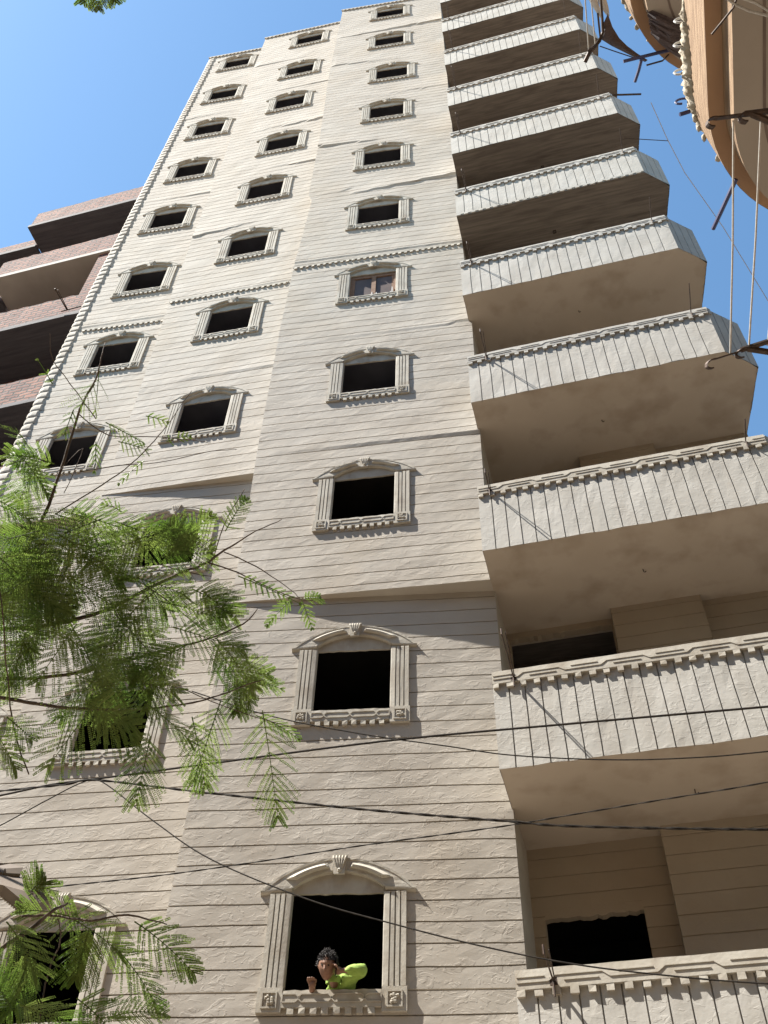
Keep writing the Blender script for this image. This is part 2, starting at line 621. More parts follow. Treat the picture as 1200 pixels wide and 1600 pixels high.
# body behind the walls: back, right side, roof, top parapets
bd = MB()
bd.box(3.45, 3.55, 1.35, 9.0, GZ, 34.3)
bd.box(-8.25, 3.55, 8.9, 9.05, GZ, 34.6)
bd.box(-8.25, 3.45, 0.95, 8.9, 33.95, 34.1)
bd.box(-0.17, 3.5, 1.30, 1.42, 33.0, 34.6)
bd.build('rear_walls', M_SLAB, APT)
for nm, pl, a, b in (('c', pC, -3.46, -0.16), ('b', pB, -6.25, -3.44), ('a', pA, -8.34, -6.24)):
    cp = MB()
    n = int((b - a) / 0.13)
    cp.prism([(a, pl(a) - 0.035, 34.752), (b, pl(b) - 0.035, 34.752), (b, pl(b) + 0.2, 34.752), (a, pl(a) + 0.2, 34.752)], (0, 0, 0.06))
    for i in range(n):
        x = a + (i + 0.25) * (b - a) / n
        cp.box(x, x + 0.07, pl(x) - 0.03, pl(x) + 0.02, 34.69, 34.75, 0.003)
    cp.build('coping', M_TRIM, APT)
rb = MB()
xx = -8.22
rb.box(xx, xx + .14, pA(xx) + .12, pA(xx) + .26, 34.815, 35.05)
rb.box(xx - .02, xx + .16, pA(xx) + .10, pA(xx) + .28, 35.05, 35.09)
rb.build('roof_post', M_IRON, APT)

# denticle string courses between the sixth and fifth floors
for pl, a, b, za, zb in ((pC, -3.37, -0.13, 16.53, 16.63), (pB, -6.07, -3.6, 16.70, 16.66), (pA, -8.05, -6.25, 16.62, 16.56)):
    sc = MB()
    n = int((b - a) / 0.11)
    for i in range(n):
        x = a + (i + .2) * (b - a) / n
        zc = za + (zb - za) * (x - a) / (b - a)
        y = pl(x)
        sc.box(x, x + 0.058, y - 0.022, y + 0.01, zc - 0.055, zc + 0.0, 0.004)
    for i in range(12):
        x = a + (b - a) * i / 12
        x2 = a + (b - a) * (i + 1) / 12
        z1 = za + (zb - za) * i / 12
        z2 = za + (zb - za) * (i + 1) / 12
        sc.prism([(x, pl(x) + 0.01, z1), (x, pl(x) - 0.02, z1 - .002), (x, pl(x) - 0.022, z1 + 0.05), (x, pl(x) + 0.01, z1 + 0.065)], (x2 - x, pl(x2) - pl(x), z2 - z1))
    sc.build('string_course', M_TRIM, APT)


# ------------------------------------------------------------------ windows (local coordinates: x along wall, y inward, z up from sill)
def arc_pt(half, base, rise, t):
    Rr = (half * half + rise * rise) / (2 * rise)
    c = base + rise - Rr
    a = math.asin(half / Rr) * t
    return Rr * math.sin(a), c + Rr * math.cos(a)


def window_meshes(var):
    random.seed(100 + var)
    out = {}
    J = lambda s: random.uniform(-s, s)
    # arch
    a = MB()
    N = 28
    prof = [(0.0, 0.04), (0.0, -0.024), (0.10, -0.026), (0.16, -0.024), (0.84, -0.026), (0.87, -0.031), (1.0, -0.032), (1.0, 0.012)]
    P = []
    for i in range(N + 1):
        t = -1 + 2 * i / N
        xi, zi = arc_pt(0.43, 0.93, 0.155, t)
        xo, zo = arc_pt(0.735, 0.90, 0.32, t)
        P.append([(xi + (xo - xi) * s_, y + J(.0015), zi + (zo - zi) * s_ + J(.0015)) for s_, y in prof])
    a.grid(P)
    for row in (P[0], P[-1]):
        i0 = len(a.v)
        a.v += [Vector(q) for q in row]
        a.f.append(tuple(range(i0, i0 + len(row))))
    # raised curved panels either side of the keystone
    for sgn in (-1, 1):
        Q = []
        for i in range(15):
            t = sgn * (0.17 + 0.60 * i / 14)
            xi, zi = arc_pt(0.43, 0.93, 0.155, t)
            xo, zo = arc_pt(0.735, 0.90, 0.32, t)
            e = 1.0 if 0 < i < 14 else 0.0
            Q.append([(xi + (xo - xi) * s_, y, zi + (zo - zi) * s_) for s_, y in
                      ((0.26, -0.026), (0.30, -0.03 - 0.03 * e), (0.42, -0.03 - 0.036 * e), (0.62, -0.03 - 0.012 * e), (0.68, -0.026))])
        a.grid(Q)
    # rolled impost ends
    for sgn in (-1, 1):
        for k in range(6):
            an0, an1 = math.pi * k / 12, math.pi * (k + 1) / 12
            r_ = 0.036
            for q in range(1):
                x0, x1 = sgn * 0.44, sgn * 0.735
                a.quad((x0, -0.03 + r_ * (1 - math.cos(an0)), 0.93 - r_ * math.sin(an0)), (x1, -0.03 + r_ * (1 - math.cos(an0)), 0.905 - r_ * math.sin(an0)),
                       (x1, -0.03 + r_ * (1 - math.cos(an1)), 0.905 - r_ * math.sin(an1)), (x0, -0.03 + r_ * (1 - math.cos(an1)), 0.93 - r_ * math.sin(an1)))
        a.quad((sgn * .735, -.045, .905), (sgn * .735, .012, .905), (sgn * .735, .012, .85), (sgn * .735, .009, .85))
    # tympanum
    T = []
    for i in range(15):
        x = -0.435 + 0.87 * i / 14
        R_ = (0.43 ** 2 + 0.155 ** 2) / 0.31
        zt = 0.93 + 0.155 - R_ + math.sqrt(max(R_ * R_ - x * x, 0)) + 0.03
        T.append([(x, 0.026 + J(.003), 0.885 + J(.007)), (x, 0.023 + J(.003), 0.885 + (zt - .885) * .5), (x, 0.026, zt), (x, 0.04, zt)])
    a.grid(T)
    a.grid([[q[0], (q[0][0], 0.05, q[0][2])] for q in T])
    out['arch'] = a
    # pilasters
    for nm, sgn in (('l', -1), ('r', 1)):
        p = MB()
        xs = [0.432, 0.440]
        ys = [0.045, -0.022]
        for gx in (0.492, 0.540, 0.588):
            xs += [gx - 0.007, gx - 0.004, gx + 0.004, gx + 0.007]
            ys += [-0.026, -0.006, -0.006, -0.026]
        xs += [0.640, 0.642]
        ys += [-0.026, 0.012]
        xs.insert(1, 0.432); ys.insert(1, -0.018)
        zl = [0.02, 0.024, 0.30, 0.58, 0.862, 0.875]
        Pp = []
        for zi_, zv in enumerate(zl):
            fl = 1 if 0 < zi_ < 5 else 0
            Pp.append([(sgn * (x + (J(.0015) if 0 < zi_ < 5 else 0)), (yv if (fl or yv != -0.006) else -0.026) + J(.001), zv) for x, yv in zip(xs, ys)])
        p.grid(Pp)
        # base block with a square boss
        x0, x1 = 0.435, 0.655
        p.box(*sorted((sgn * x0, sgn * x1)), -0.036, 0.012, -0.19, 0.015, 0.002)
        xc = (x0 + x1) / 2
        fr = 0.07
        for (ax, bx, az, bz) in ((-fr, fr, fr - .014, fr), (-fr, fr, -fr, -fr + .014), (-fr, -fr + .014, -fr + .014, fr - .014), (fr - .014, fr, -fr + .014, fr - .014)):
            xa, xb = sorted((sgn * (xc + ax), sgn * (xc + bx)))
            p.box(xa, xb, -0.046, -0.034, -0.088 + az, -0.088 + bz)
        for _ in range(16):
            p.ball((sgn * (xc + J(.032)), -0.038, -0.088 + J(.032)), (0.016, 0.02, 0.016), 6, 4)
        out['pil' + nm] = p
    # sill
    s = MB()
    Q = []
    for i in range(17):
        x = -0.433 + 0.866 * i / 16
        zt = -0.002 + J(.005)
        Q.append([(x, 0.012, -0.152), (x, -0.036, -0.152), (x, -0.037, -0.08), (x, -0.035 + J(.002), zt - .006), (x, -0.01, zt), (x, 0.07, zt + J(.004))])
    s.grid(Q)
    n = 8
    for i in range(n):
        x = -0.40 + 0.80 * (i + .2) / n
        s.box(x, x + 0.056, -0.036, 0.012, -0.205, -0.153, 0.003)
    # chain of elongated hexagons
    def rail(pts):
        for (xa, za), (xb, zb) in zip(pts, pts[1:]):
            d = Vector((xb - xa, 0, zb - za)).normalized()
            nn = Vector((-d.z, 0, d.x)) * 0.0045
            A_, B_ = Vector((xa, -0.035, za)), Vector((xb, -0.035, zb))
            s.prism([A_ + nn, B_ + nn, B_ - nn, A_ - nn], (0, -0.0085, 0))
    for c0 in (-0.43, -0.145, 0.145, 0.43):
        w_ = 0.115
        up = [(max(-.43, min(.43, c0 + k)), z_) for k, z_ in ((-w_ - .035, -.075), (-w_, -.042), (w_, -.042), (w_ + .035, -.075))]
        dn = [(x_, -0.15 - z_) for x_, z_ in up]
        rail(up)
        rail(dn)
    out['sill'] = s
    # keystone with shell ribs
    kx = MB()
    kx.prism([(-0.075, -0.02, 1.245), (0.075, -0.02, 1.245), (0.052, -0.02, 1.05), (-0.052, -0.02, 1.05)], (0, -0.026, 0))
    for i in range(5):
        t = -1 + 2 * i / 4
        kx.tube([(t * .018, -0.045, 1.085), (t * .038, -0.054, 1.15), (t * .056, -0.056, 1.20), (t * .062, -0.046, 1.232)], [.006, .011, .015, .009], 6)
    kx.ball((0, -0.05, 1.085), (.02, .02, .02), 6, 4)
    out['key'] = kx
    # room behind (open box, dark)
    r_ = MB()
    y0, y1 = 0.052, 2.6
    r_.quad((-1.1, y1, -.3), (1.1, y1, -.3), (1.1, y1, 1.4), (-1.1, y1, 1.4))
    r_.quad((-1.1, y0, -.3), (1.1, y0, -.3), (1.1, y1, -.3), (-1.1, y1, -.3))
    r_.quad((-1.1, y0, 1.4), (1.1, y0, 1.4), (1.1, y1, 1.4), (-1.1, y1, 1.4))
    r_.quad((-1.1, y0, -.3), (-1.1, y1, -.3), (-1.1, y1, 1.4), (-1.1, y0, 1.4))
    r_.quad((1.1, y0, -.3), (1.1, y1, -.3), (1.1, y1, 1.4), (1.1, y0, 1.4))
    # inner face of the wall round the opening
    hx = 0.437
    r_.quad((-1.1, y0, -.3), (-hx, y0, -.3), (-hx, y0, 1.4), (-1.1, y0, 1.4))
    r_.quad((1.1, y0, -.3), (hx, y0, -.3), (hx, y0, 1.4), (1.1, y0, 1.4))
    r_.quad((-hx, y0, -.3), (hx, y0, -.3), (hx, y0, -.004), (-hx, y0, -.004))
    r_.quad((-hx, y0, .888), (hx, y0, .888), (hx, y0, 1.4), (-hx, y0, 1.4))
    for sx in (-hx, hx):
        r_.quad((sx, .042, -.004), (sx, y0, -.004), (sx, y0, .89), (sx, .042, .89))
    out['room'] = r_
    random.seed(500 + var)
    return out


WIN_MESH = []
for var in range(3):
    parts = window_meshes(var)
    ent = {}
    for key, nm, mt, sm in (('arch', 'window', M_TRIM, False), ('pill', 'pilaster', M_TRIM, False), ('pilr', 'pilaster', M_TRIM, False),
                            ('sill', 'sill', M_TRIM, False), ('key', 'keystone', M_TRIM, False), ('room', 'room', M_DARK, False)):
        mb = parts[key]
        me = bpy.data.meshes.new(nm)
        me.from_pydata([tuple(p) for p in mb.v], [], mb.f)
        me.materials.append(mt)
        import bmesh
        bm = bmesh.new()
        bm.from_mesh(me)
        bmesh.ops.remove_doubles(bm, verts=bm.verts, dist=0.0001)
        bmesh.ops.recalc_face_normals(bm, faces=bm.faces)
        bm.to_mesh(me)
        bm.free()
        ent[key] = (nm, me)
    WIN_MESH.append(ent)


def place_window(xc, z, pl, slope, var, skip=()):
    ent = WIN_MESH[var]
    o = bpy.data.objects.new('window', ent['arch'][1])
    COL.objects.link(o)
    o.parent = APT
    wl = Vector((xc, pl(xc), z))
    o.location = wl - Vector(APT['_w'])
    o.rotation_euler = (0, 0, math.atan(slope))
    o['_w'] = tuple(wl)
    for key in ('pill', 'pilr', 'sill', 'key', 'room'):
        if key in skip:
            continue
        c = bpy.data.objects.new(ent[key][0], ent[key][1])
        COL.objects.link(c)
        c.parent = o
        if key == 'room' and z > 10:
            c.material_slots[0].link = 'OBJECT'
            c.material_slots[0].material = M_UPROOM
    return o


wins = {}
for nm, hs, hi, lo, zl, sh, sl in (('C', HC, pC, lC, 7.74, .103, .1655), ('B', HB, pB, lB, 10.74, .0555, .1055), ('A', HA, pA, lA, 10.68, .0846, .0846)):
    for i, (xc, z) in enumerate(hs):
        low = z < zl
        wins[nm, i + 1] = place_window(xc, z, lo if low else hi, sl if low else sh, (i * 2 + len(nm) + ord(nm)) % 3)

# the one glazed window
wp = wins['C', 5]
wp['label'] = 'arched window fitted with a brown wooden casement'
sh_ = MB()
y = 0.056
sh_.box(-.43, .43, y, y + .05, .80, .885)
sh_.box(-.43, .43, y, y + .05, 0, .05)
sh_.box(-.43, -.38, y, y + .05, .05, .80)
sh_.box(.38, .43, y, y + .05, .05, .80)
sh_.box(-.03, .05, y - .012, y + .04, .05, .80)
sh_.box(-.38, -.345, y + .01, y + .04, .05, .80)
sh_.box(.345, .38, y + .01, y + .04, .05, .80)
o = sh_.build('casement', M_WOOD, wp, origin=(0, 0, 0))
o.location = (0, 0, 0)
gl = MB()
gl.box(-.345, -.03, y + .02, y + .026, .05, .80)
gl.box(.05, .345, y + .02, y + .026, .05, .80)
o = gl.build('pane', M_GLASSY, wp, origin=(0, 0, 0))
o.location = (0, 0, 0)
dr = MB()
for x, h in ((-.22, .05), (-.05, .11), (-.01, .20), (.07, .17), (.11, .12), (.36, .30), (.33, .14)):
    dr.tube([(x, y - .02, 0), (x + .004, y - .02, h * .6), (x, y - .018, h)], [.016, .011, .007], 6)
o = dr.build('mortar_drips', M_WHITE, wp, origin=(0, 0, 0))
o.location = (0, 0, 0)


# ------------------------------------------------------------------ balconies
XL, YF = -0.12, -0.326
PATH = [(XL, YF), (3.34, YF), (3.77, 0.03), (3.60, 1.22), (3.55, 1.6)]


def path_pts(bz, dx=0.0):
    return [Vector((x + (dx if i else 0), y, 0)) for i, (x, y) in enumerate(PATH)]


def rod_arm(mb, base, L, r=0.008, lean=0.0):
    b = Vector(base)
    t = b + Vector((lean, -L, 0.01))
    mb.tube([b + Vector((0, .03, 0)), t], r, 6)
    mb.tube([b + Vector((0, -.02, -.0)), b + Vector((0, -.02, -.12))], r * 1.1, 6)
    return t


BALS = {0: -0.115, 1: 2.889, 2: 5.893, 3: 8.86, 4: 11.875, 5: 14.91, 6: 17.905, 7: 20.95, 8: 23.86, 9: 26.905, 10: 29.855, 11: 32.88}
LROD = {1: (.179, .52), 2: (.10, .70), 3: (.03, .30), 4: (.158, .45), 5: (.068, .36), 6: (.10, .4), 7: (.09, .42), 8: (.1, .5), 9: (.12, .5), 10: (.1, .45)}
for bi, bz in BALS.items():
    hb = 1.13
    zb = bz - hb
    BP = empty('balcony', (1.7, 0.3, zb), APT)
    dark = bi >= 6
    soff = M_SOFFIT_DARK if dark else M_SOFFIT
    pts = path_pts(bz)
    # parapet: outer skin with vertical joints
    mb = MB()
    inner = []
    for si in range(len(pts) - 1):
        a, b = pts[si], pts[si + 1]
        d = (b - a)
        L = d.length
        d.normalize()
        nrm = Vector((d.y, -d.x, 0))
        us = [(0, 0), (L, 0)]
        off = 0.16 if si == 0 else 0.10
        gx = off
        while gx < L - 0.05:
            us += [(gx - 0.0065, 0), (gx - 0.005, 1), (gx + 0.005, 1), (gx + 0.0065, 0), (gx + 0.08, 0)]
            gx += 0.163
        us = sorted(u for u in us if 0 <= u[0] <= L)
        zr = [0, 0.02, 0.15, 0.35, 0.55, 0.75, 0.92, hb]
        Pz = []
        for k, zz_ in enumerate(zr):
            row = []
            for u, gd in us:
                q = a + d * u
                wob = 0.006 * ns(q.x * 2.4 + bi * 7, (zb + zz_) * 2.5, q.y * 2.4) + 0.003 * ns(q.x * 9, (zb + zz_) * 8, bi)
                if u in (0, L):
                    wob = 0
                sl = 0.006 * ns((u + .3) * 1.7, zz_ * 3 + bi) if gd or True else 0
                sl = sl if 0.03 < u < L - 0.03 else 0
                zj = zz_
                if k == 0:
                    zj = 0.012 * ns(q.x * 5, bi * 3.3, q.y * 5)
                p_ = q - nrm * (0.02 * gd) + nrm * wob + d * sl
                row.append((p_.x, p_.y, zb + zj))
            Pz.append(row)
        mb.grid(Pz)
        # inner face and top
        th = 0.11
        a2, b2 = a - nrm * th, b - nrm * th
        if si == 0:
            a2 = a - nrm * th
        mb.quad((a2.x, a2.y, zb + .15), (b2.x, b2.y, zb + .15), (b2.x, b2.y, bz), (a2.x, a2.y, bz))
        mb.quad((a.x, a.y, bz), (b.x, b.y, bz), (b2.x, b2.y, bz), (a2.x, a2.y, bz))
    # left end face (returns to the wall)
    ywall = (lC if zb < 7 else pC)(XL) + 0.03
    Pe = []
    for k, zz_ in enumerate((0, .2, .4, .6, .8, 1.0, hb)):
        Pe.append([(XL, YF, zb + zz_), (XL + .003, YF + .17, zb + zz_), (XL, ywall, zb + zz_)])
    mb.grid(Pe)
    mb.quad((XL, YF, bz), (XL + .11, YF, bz), (XL + .11, ywall, bz), (XL, ywall, bz))
    mb.quad((XL + .11, YF + .1, zb + .15), (XL + .11, ywall, zb + .15), (XL + .11, ywall, bz), (XL + .11, YF + .1, bz))
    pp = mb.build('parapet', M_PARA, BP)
    # slab: soffit + floor
    sb = MB()
    outl = [(XL, YF), (3.34, YF), (3.77, .03), (3.60, 1.22), (3.55, 1.45), (XL, 1.45)]
    n1 = 14
    rows_ = []
    for k in range(n1 + 1):
        t = k / n1
        y_ = YF + (1.45 - YF) * t
        if y_ < .03:
            xr_ = 3.34 + .43 * (y_ - YF) / (.03 - YF)
        elif y_ < 1.22:
            xr_ = 3.77 - .17 * (y_ - .03) / 1.19
        else:
            xr_ = 3.60 - .05 * (y_ - 1.22) / .23
        rows_.append([(XL + 0.004 + (xr_ - XL - 0.008) * c / 16, y_ + (0.004 if k == 0 else 0), zb + 0.006 + 0.005 * ns(c * .7 + bi, k * .6, bi)) for c in range(17)])
    sb.grid(rows_)
    sb.prism([(x, y_, zb + .14) for x, y_ in [(XL + .12, YF + .12), (3.3, YF + .12), (3.66, .1), (3.5, 1.2), (3.5, 1.45), (XL + .12, 1.45)]], (0, 0, .02))
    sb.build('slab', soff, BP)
    # frieze band with chain ribs and denticles
    fz = MB()
    fh = 0.145
    for si in range(2):
        a, b = pts[si], pts[si + 1]
        d = (b - a)
        L = d.length
        d.normalize()
        nrm = Vector((d.y, -d.x, 0))
        if si == 1:
            Luse = 0.0
            # short return of the band round the corner
            e = a + d * 0.05
            fz.prism([a + nrm * .002 + Vector((0, 0, bz - fh)), e + nrm * .002 + Vector((0, 0, bz - fh)), e + nrm * .02 + Vector((0, 0, bz - fh)), a + nrm * .02 + Vector((0, 0, bz - fh))], (0, 0, fh))
            continue
        nseg = 40
        rows2 = []
        for k in range(nseg + 1):
            u = L * k / nseg
            q = a + d * u
            tz = bz + 0.012 + 0.006 * ns(u * 4, bi * 2.1)
            rows2.append([(q.x, q.y + .02, bz - fh), (q.x, q.y - .030, bz - fh), (q.x, q.y - .032, bz - .07), (q.x, q.y - .030, tz - .004), (q.x, q.y - .006, tz), (q.x, q.y + .12, tz - .004), (q.x, q.y + .12, tz - .02)])
        fz.grid(rows2)
        for row in (rows2[0], rows2[-1]):
            i0 = len(fz.v)
            fz.v += [Vector(q) for q in row]
            fz.f.append(tuple(range(i0, i0 + len(row))))
        nd = int(L / 0.137)
        for i in range(nd):
            x = a.x + 0.006 + i * L / nd
            fz.box(x, x + 0.062 + random.uniform(-.004, .004), YF - .029, YF + .01, bz - fh - 0.052, bz - fh - .0005, 0.0025)

        def rib(u0, z0, u1, z1, hw=0.0038):
            A_, B_ = Vector((a.x + u0, YF - .030, bz + z0)), Vector((a.x + u1, YF - .030, bz + z1))
            dd = (B_ - A_).normalized()
            nn = Vector((-dd.z, 0, dd.x)) * hw
            fz.prism([A_ + nn, B_ + nn, B_ - nn, A_ - nn], (0, -0.0075, 0))
        u = -0.1
        up = False
        zu, zl_ = -0.050, -0.092
        while u < L - 0.02:
            z_ = zu if up else zl_
            oth = zl_ if up else zu
            u1 = u + 0.36
            if u1 > 0.02:
                rib(max(u, .01), z_, min(u1, L - .01), z_)
                if min(u1 - .03, L - .01) > max(u + .06, .01) + .02:
                    rib(max(u + .06, .01), oth, min(u1 - .03, L - .01), oth)
            if u1 + .06 < L and u1 > 0:
                rib(u1, z_, u1 + .06, oth)
            u = u1 + .06
            up = not up
        if bi == 6:
            for i in range(nd):
                x = a.x + 0.006 + i * L / nd
                fz.box(x, x + 0.075, YF - .017, YF + .004, zb - .004, zb + .03, 0.003)
            fz.box(a.x, a.x + L, YF - .014, YF + .004, zb + .032, zb + .075, 0.001)
    fz.build('frieze', M_TRIM if bi < 4 else M_PARA, BP)
    # clothes-line rods
    if bi in LROD:
        rx, L_ = LROD[bi]
        rd = MB()
        t_ = rod_arm(rd, (rx, YF - .02, bz - .10), L_, 0.0075)
        rd.tube([Vector((rx + .012, YF - .02, bz - .10)), t_ + Vector((.035, .02, .02))], 0.006, 5)
        rd.tube([t_ + Vector((0, 0, -.02)), t_ + Vector((0, -.005, .05))], 0.009, 6)
        rd.box(rx - .03, rx + .03, YF - .032, YF - .018, bz - .13, bz - .07)
        rd.build('clothesline_rod', M_IRON, BP)
        if 3 <= bi <= 9:
            rd = MB()
            x2 = 3.34 - .22
            t_ = rod_arm(rd, (x2, YF - .02, bz - .07), L_ * .9 + .08, 0.0075, 0.0)
            rd.tube([(x2 - .02, YF - .02, bz - .09), (x2 + .03, YF - .024, bz - .05), (x2 + .13, YF - .025, bz - .07), (x2 + .2, YF - .02, bz - .10)], .008, 5)
            rd.build('clothesline_rod', M_IRON, BP)
    # hook in the soffit
    hk = MB()
    cx, cy = 1.65 + .05 * math.sin(bi * 3), .42
    if bi in (6, 7):
        hk.box(cx - .03, cx + .03, cy - .03, cy - .022, zb - .02, zb + .008)
        hk.box(cx - .03, cx + .03, cy + .022, cy + .03, zb - .02, zb + .008)
        hk.box(cx - .03, cx - .022, cy - .022, cy + .022, zb - .02, zb + .008)
        hk.box(cx + .022, cx + .03, cy - .022, cy + .022, zb - .02, zb + .008)
    else:
        hk.tube([(cx, cy, zb + .01), (cx, cy, zb - .03), (cx + .015, cy, zb - .045), (cx + .03, cy, zb - .03)], .006, 5)
    hk.build('ceiling_hook', M_IRON, BP)
    # recess walls between this slab and the next one up
    zt = BALS.get(bi + 1, bz + 2.98) - hb + .01
    rw = MB()
    zf = zb + .15
    if bi == 1:
        dx0, dx1, dtop, yb, px0, px1 = 0.01, 0.965, 4.02, 1.2, 1.262, 3.6
    else:
        dx0, dx1, dtop, yb, px0, px1 = -0.06, 1.205, zt - .10, 1.2, 1.225, 2.30

    def gwall(x0, x1, y_, z0, z1):
        """grooved wall piece"""
        rws = [(z0, 0)]
        k = math.ceil((z0 - H0) / .2)
        while H0 + .2 * k < z1 - .02:
            zg = H0 + .2 * k
            if zg - z0 > .02:
                rws += [(zg - .007, 0), (zg - .003, 1), (zg + .003, 1), (zg + .007, 0)]
            k += 1
        rws.append((z1, 0))
        ncx = max(1, int((x1 - x0) / .2))
        rw.grid([[(x0 + (x1 - x0) * c / ncx, y_ + (.011 if gd else 0) + .004 * ns(c * 1.1, z_ * 2, bi), z_ + (.008 * ns(c * .5, z_ // .2 * 3) if gd or True and 0 < r_i < len(rws) - 1 else 0))
                  for c in range(ncx + 1)] for r_i, (z_, gd) in enumerate(rws)])
    gwall(-.12, dx0, yb, zf, zt)
    gwall(dx1, px0 + .01, yb, zf, zt)
    # lintel with a rough lower edge
    nl_ = 26
    rg = [[(dx0 + (dx1 - dx0) * c / nl_, yb + dy_, (dtop + random.uniform(-.012, .012) if q == 0 else zt)) for c in range(nl_ + 1)] for q, dy_ in ((0, 0), (1, 0))]
    lr = rg[0]
    if dtop + .2 < zt - .1:
        rw.grid([lr, [(p[0], yb, dtop + .1) for p in lr]])
        gwall(dx0, dx1, yb, dtop + .1, zt)
    else:
        rw.grid([lr, [(p[0], yb, zt) for p in lr]])
    rw.grid([lr, [(p[0], yb + .12, p[2] + .015) for p in lr]])
    gwall(px0, px1, 1.012, zf, zt)
    rw.quad((px0, 1.012, zf), (px0, 1.26, zf), (px0, 1.26, zt), (px0, 1.012, zt))
    if px1 < 3:
        rw.quad((px1, 1.012, zf), (px1, 1.2, zf), (px1, 1.2, zt), (px1, 1.012, zt))
        gwall(px1, 3.6, 1.13, zf, zt)
    # sides of the door reveal
    for x in (dx0, dx1):
        rw.quad((x, yb, zf), (x, yb + .12, zf), (x, yb + .12, dtop), (x, yb, dtop))
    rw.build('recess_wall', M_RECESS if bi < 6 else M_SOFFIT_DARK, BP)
    dm = MB()
    D = 2.2 if bi != 2 else .5
    y0 = yb + .12
    e = 0.5
    dm.quad((dx0 - e, y0 + D, zf), (dx1 + e, y0 + D, zf), (dx1 + e, y0 + D, zt), (dx0 - e, y0 + D, zt))
    dm.quad((dx0 - e, y0, zt), (dx1 + e, y0, zt), (dx1 + e, y0 + D, zt), (dx0 - e, y0 + D, zt))
    dm.quad((dx0 - e, y0, zf), (dx1 + e, y0, zf), (dx1 + e, y0 + D, zf), (dx0 - e, y0 + D, zf))
    dm.quad((dx0 - e, y0, zf), (dx0 - e, y0 + D, zf), (dx0 - e, y0 + D, zt), (dx0 - e, y0, zt))
    dm.quad((dx1 + e, y0, zf), (dx1 + e, y0 + D, zf), (dx1 + e, y0 + D, zt), (dx1 + e, y0, zt))
    dm.quad((dx0 - e, y0, zf), (dx0, y0, zf), (dx0, y0, zt), (dx0 - e, y0, zt))
    dm.quad((dx1 + e, y0, zf), (dx1, y0, zf), (dx1, y0, zt), (dx1 + e, y0, zt))
    dm.quad((dx0, y0, dtop + .03), (dx1, y0, dtop + .03), (dx1, y0, zt), (dx0, y0, zt))
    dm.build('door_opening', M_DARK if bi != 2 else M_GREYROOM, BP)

# ================================================================== BRICK BUILDING (left, behind)
BR = empty('brick_building', (-11, 3, GZ))
tag(BR, 'unfinished red brick apartment block with bare concrete balconies at the left edge', 'building')
bw = MB()
bw.box(-22, -8.45, 1.75, 8.5, GZ, 24.6)
bw.build('wall', M_BRICK, BR)
YB = 0.5
zt_list = [(25.05, 24.28), (22.15, 21.35), (19.15, 18.32), (15.75, 14.95), (12.75, 11.95), (9.75, 8.95), (6.75, 5.95), (3.75, 2.95)]
for i, (zt, zb) in enumerate(zt_list):
    B2 = empty('balcony', (-10, 1, zb), BR)
    x0 = -11.95 if i == 0 else (-12.0 if i == 1 else -13.0)
    mb = MB()
    n = 30
    yo = YB
    rows_ = []
    for k in range(n + 1):
        x = x0 + (-8.47 - x0) * k / n
        tz = zt + .05 * (k / n) + random.choice([0, 0, .0, .03, -.02])
        rows_.append([(x, yo, zb), (x, yo + .012 * ns(x * 3, i), (zb + zt) / 2), (x, yo, tz), (x, yo + .12, tz), (x, yo + .12, zb)])
    mb.grid(rows_)
    mb.quad((x0, yo, zb), (x0, yo + .12, zb), (x0, yo + .12, zt), (x0, yo, zt))
    mb.box(x0, x0 + .12, yo + .122, 1.75, zb, zt)
    mb.build('parapet', M_BRICK, B2)
    sl = MB()
    sl.box(x0 - .03, -8.46, yo - .03, 1.75, zb - .13, zb - .004, .002)
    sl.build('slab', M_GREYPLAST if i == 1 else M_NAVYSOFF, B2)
    # farther balcony to the left, set back
    if i < 4:
        mb = MB()
        mb.box(-19, x0 - .1, 1.05, 1.17, zb - .05, zt - .35)
        mb.build('parapet', M_BRICK, B2)
        sl = MB()
        sl.box(-19, x0 - .08, 1.0, 1.75, zb - .18, zb - .055)
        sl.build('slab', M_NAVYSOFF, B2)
    if i in (1,):
        mb = MB()
        mb.box(-9.05, -8.47, .52, 1.74, zb - 2.18, zb - .135)
        mb.build('return_wall', M_BRICK, B2)
# rod on the brick building
rd = MB()
b0 = on_y(105, 485, .42)
rd.tube([b0, b0 + Vector((-.02, -.55, .02))], .014, 6)
rd.tube([b0 + Vector((.02, 0, 0)), b0 + Vector((.02, -.5, .03))], .01, 6)
rd.tube([b0 + Vector((-.15, 0, .02)), b0 + Vector((.35, -.02, 0))], .015, 6)
rd.build('clothesline_rod', M_IRON, BR)

# ================================================================== OCHRE BUILDING (right, curved balconies)
OC = empty('ochre_building', (5.5, -8, GZ))
tag(OC, 'ochre apartment building with rounded balconies overhead at the upper right corner', 'building')
ow = MB()
ow.box(3.9, 12, -26, -4.9, GZ, 16.5)
ow.build('wall', M_OCHRE, OC)
ow = MB()
ow.box(-24, 3.85, -27, -14.5, GZ, 15.0)  # unseen block behind the camera, added to cut sky fill on the tower
ow.build('unseen_sky_blocker', M_OCHRE, OC)


def sweep_path(inset):
    """plan outline of the rounded balcony, inset inward"""
    pts = []
    x0 = 2.262 + inset
    for y in (-26, -20, -14, -11, -9, -8, -7.2, -6.6, -6.1, -5.8):
        pts.append(Vector((x0 + max(0, (-5.5 - y)) * 0.0, y, 0)))
    cx, cy, ra, rb = 2.262 + 1.05, -5.55, 1.05 - inset, 1.06 - inset
    for k in range(0, 19):
        a = math.pi - (math.pi / 2) * k / 18
        pts.append(Vector((cx + ra * math.cos(a), cy + rb * math.sin(a), 0)))
    for x in (3.5, 3.8, 4.2):
        pts.append(Vector((x, cy + rb, 0)))
    return pts


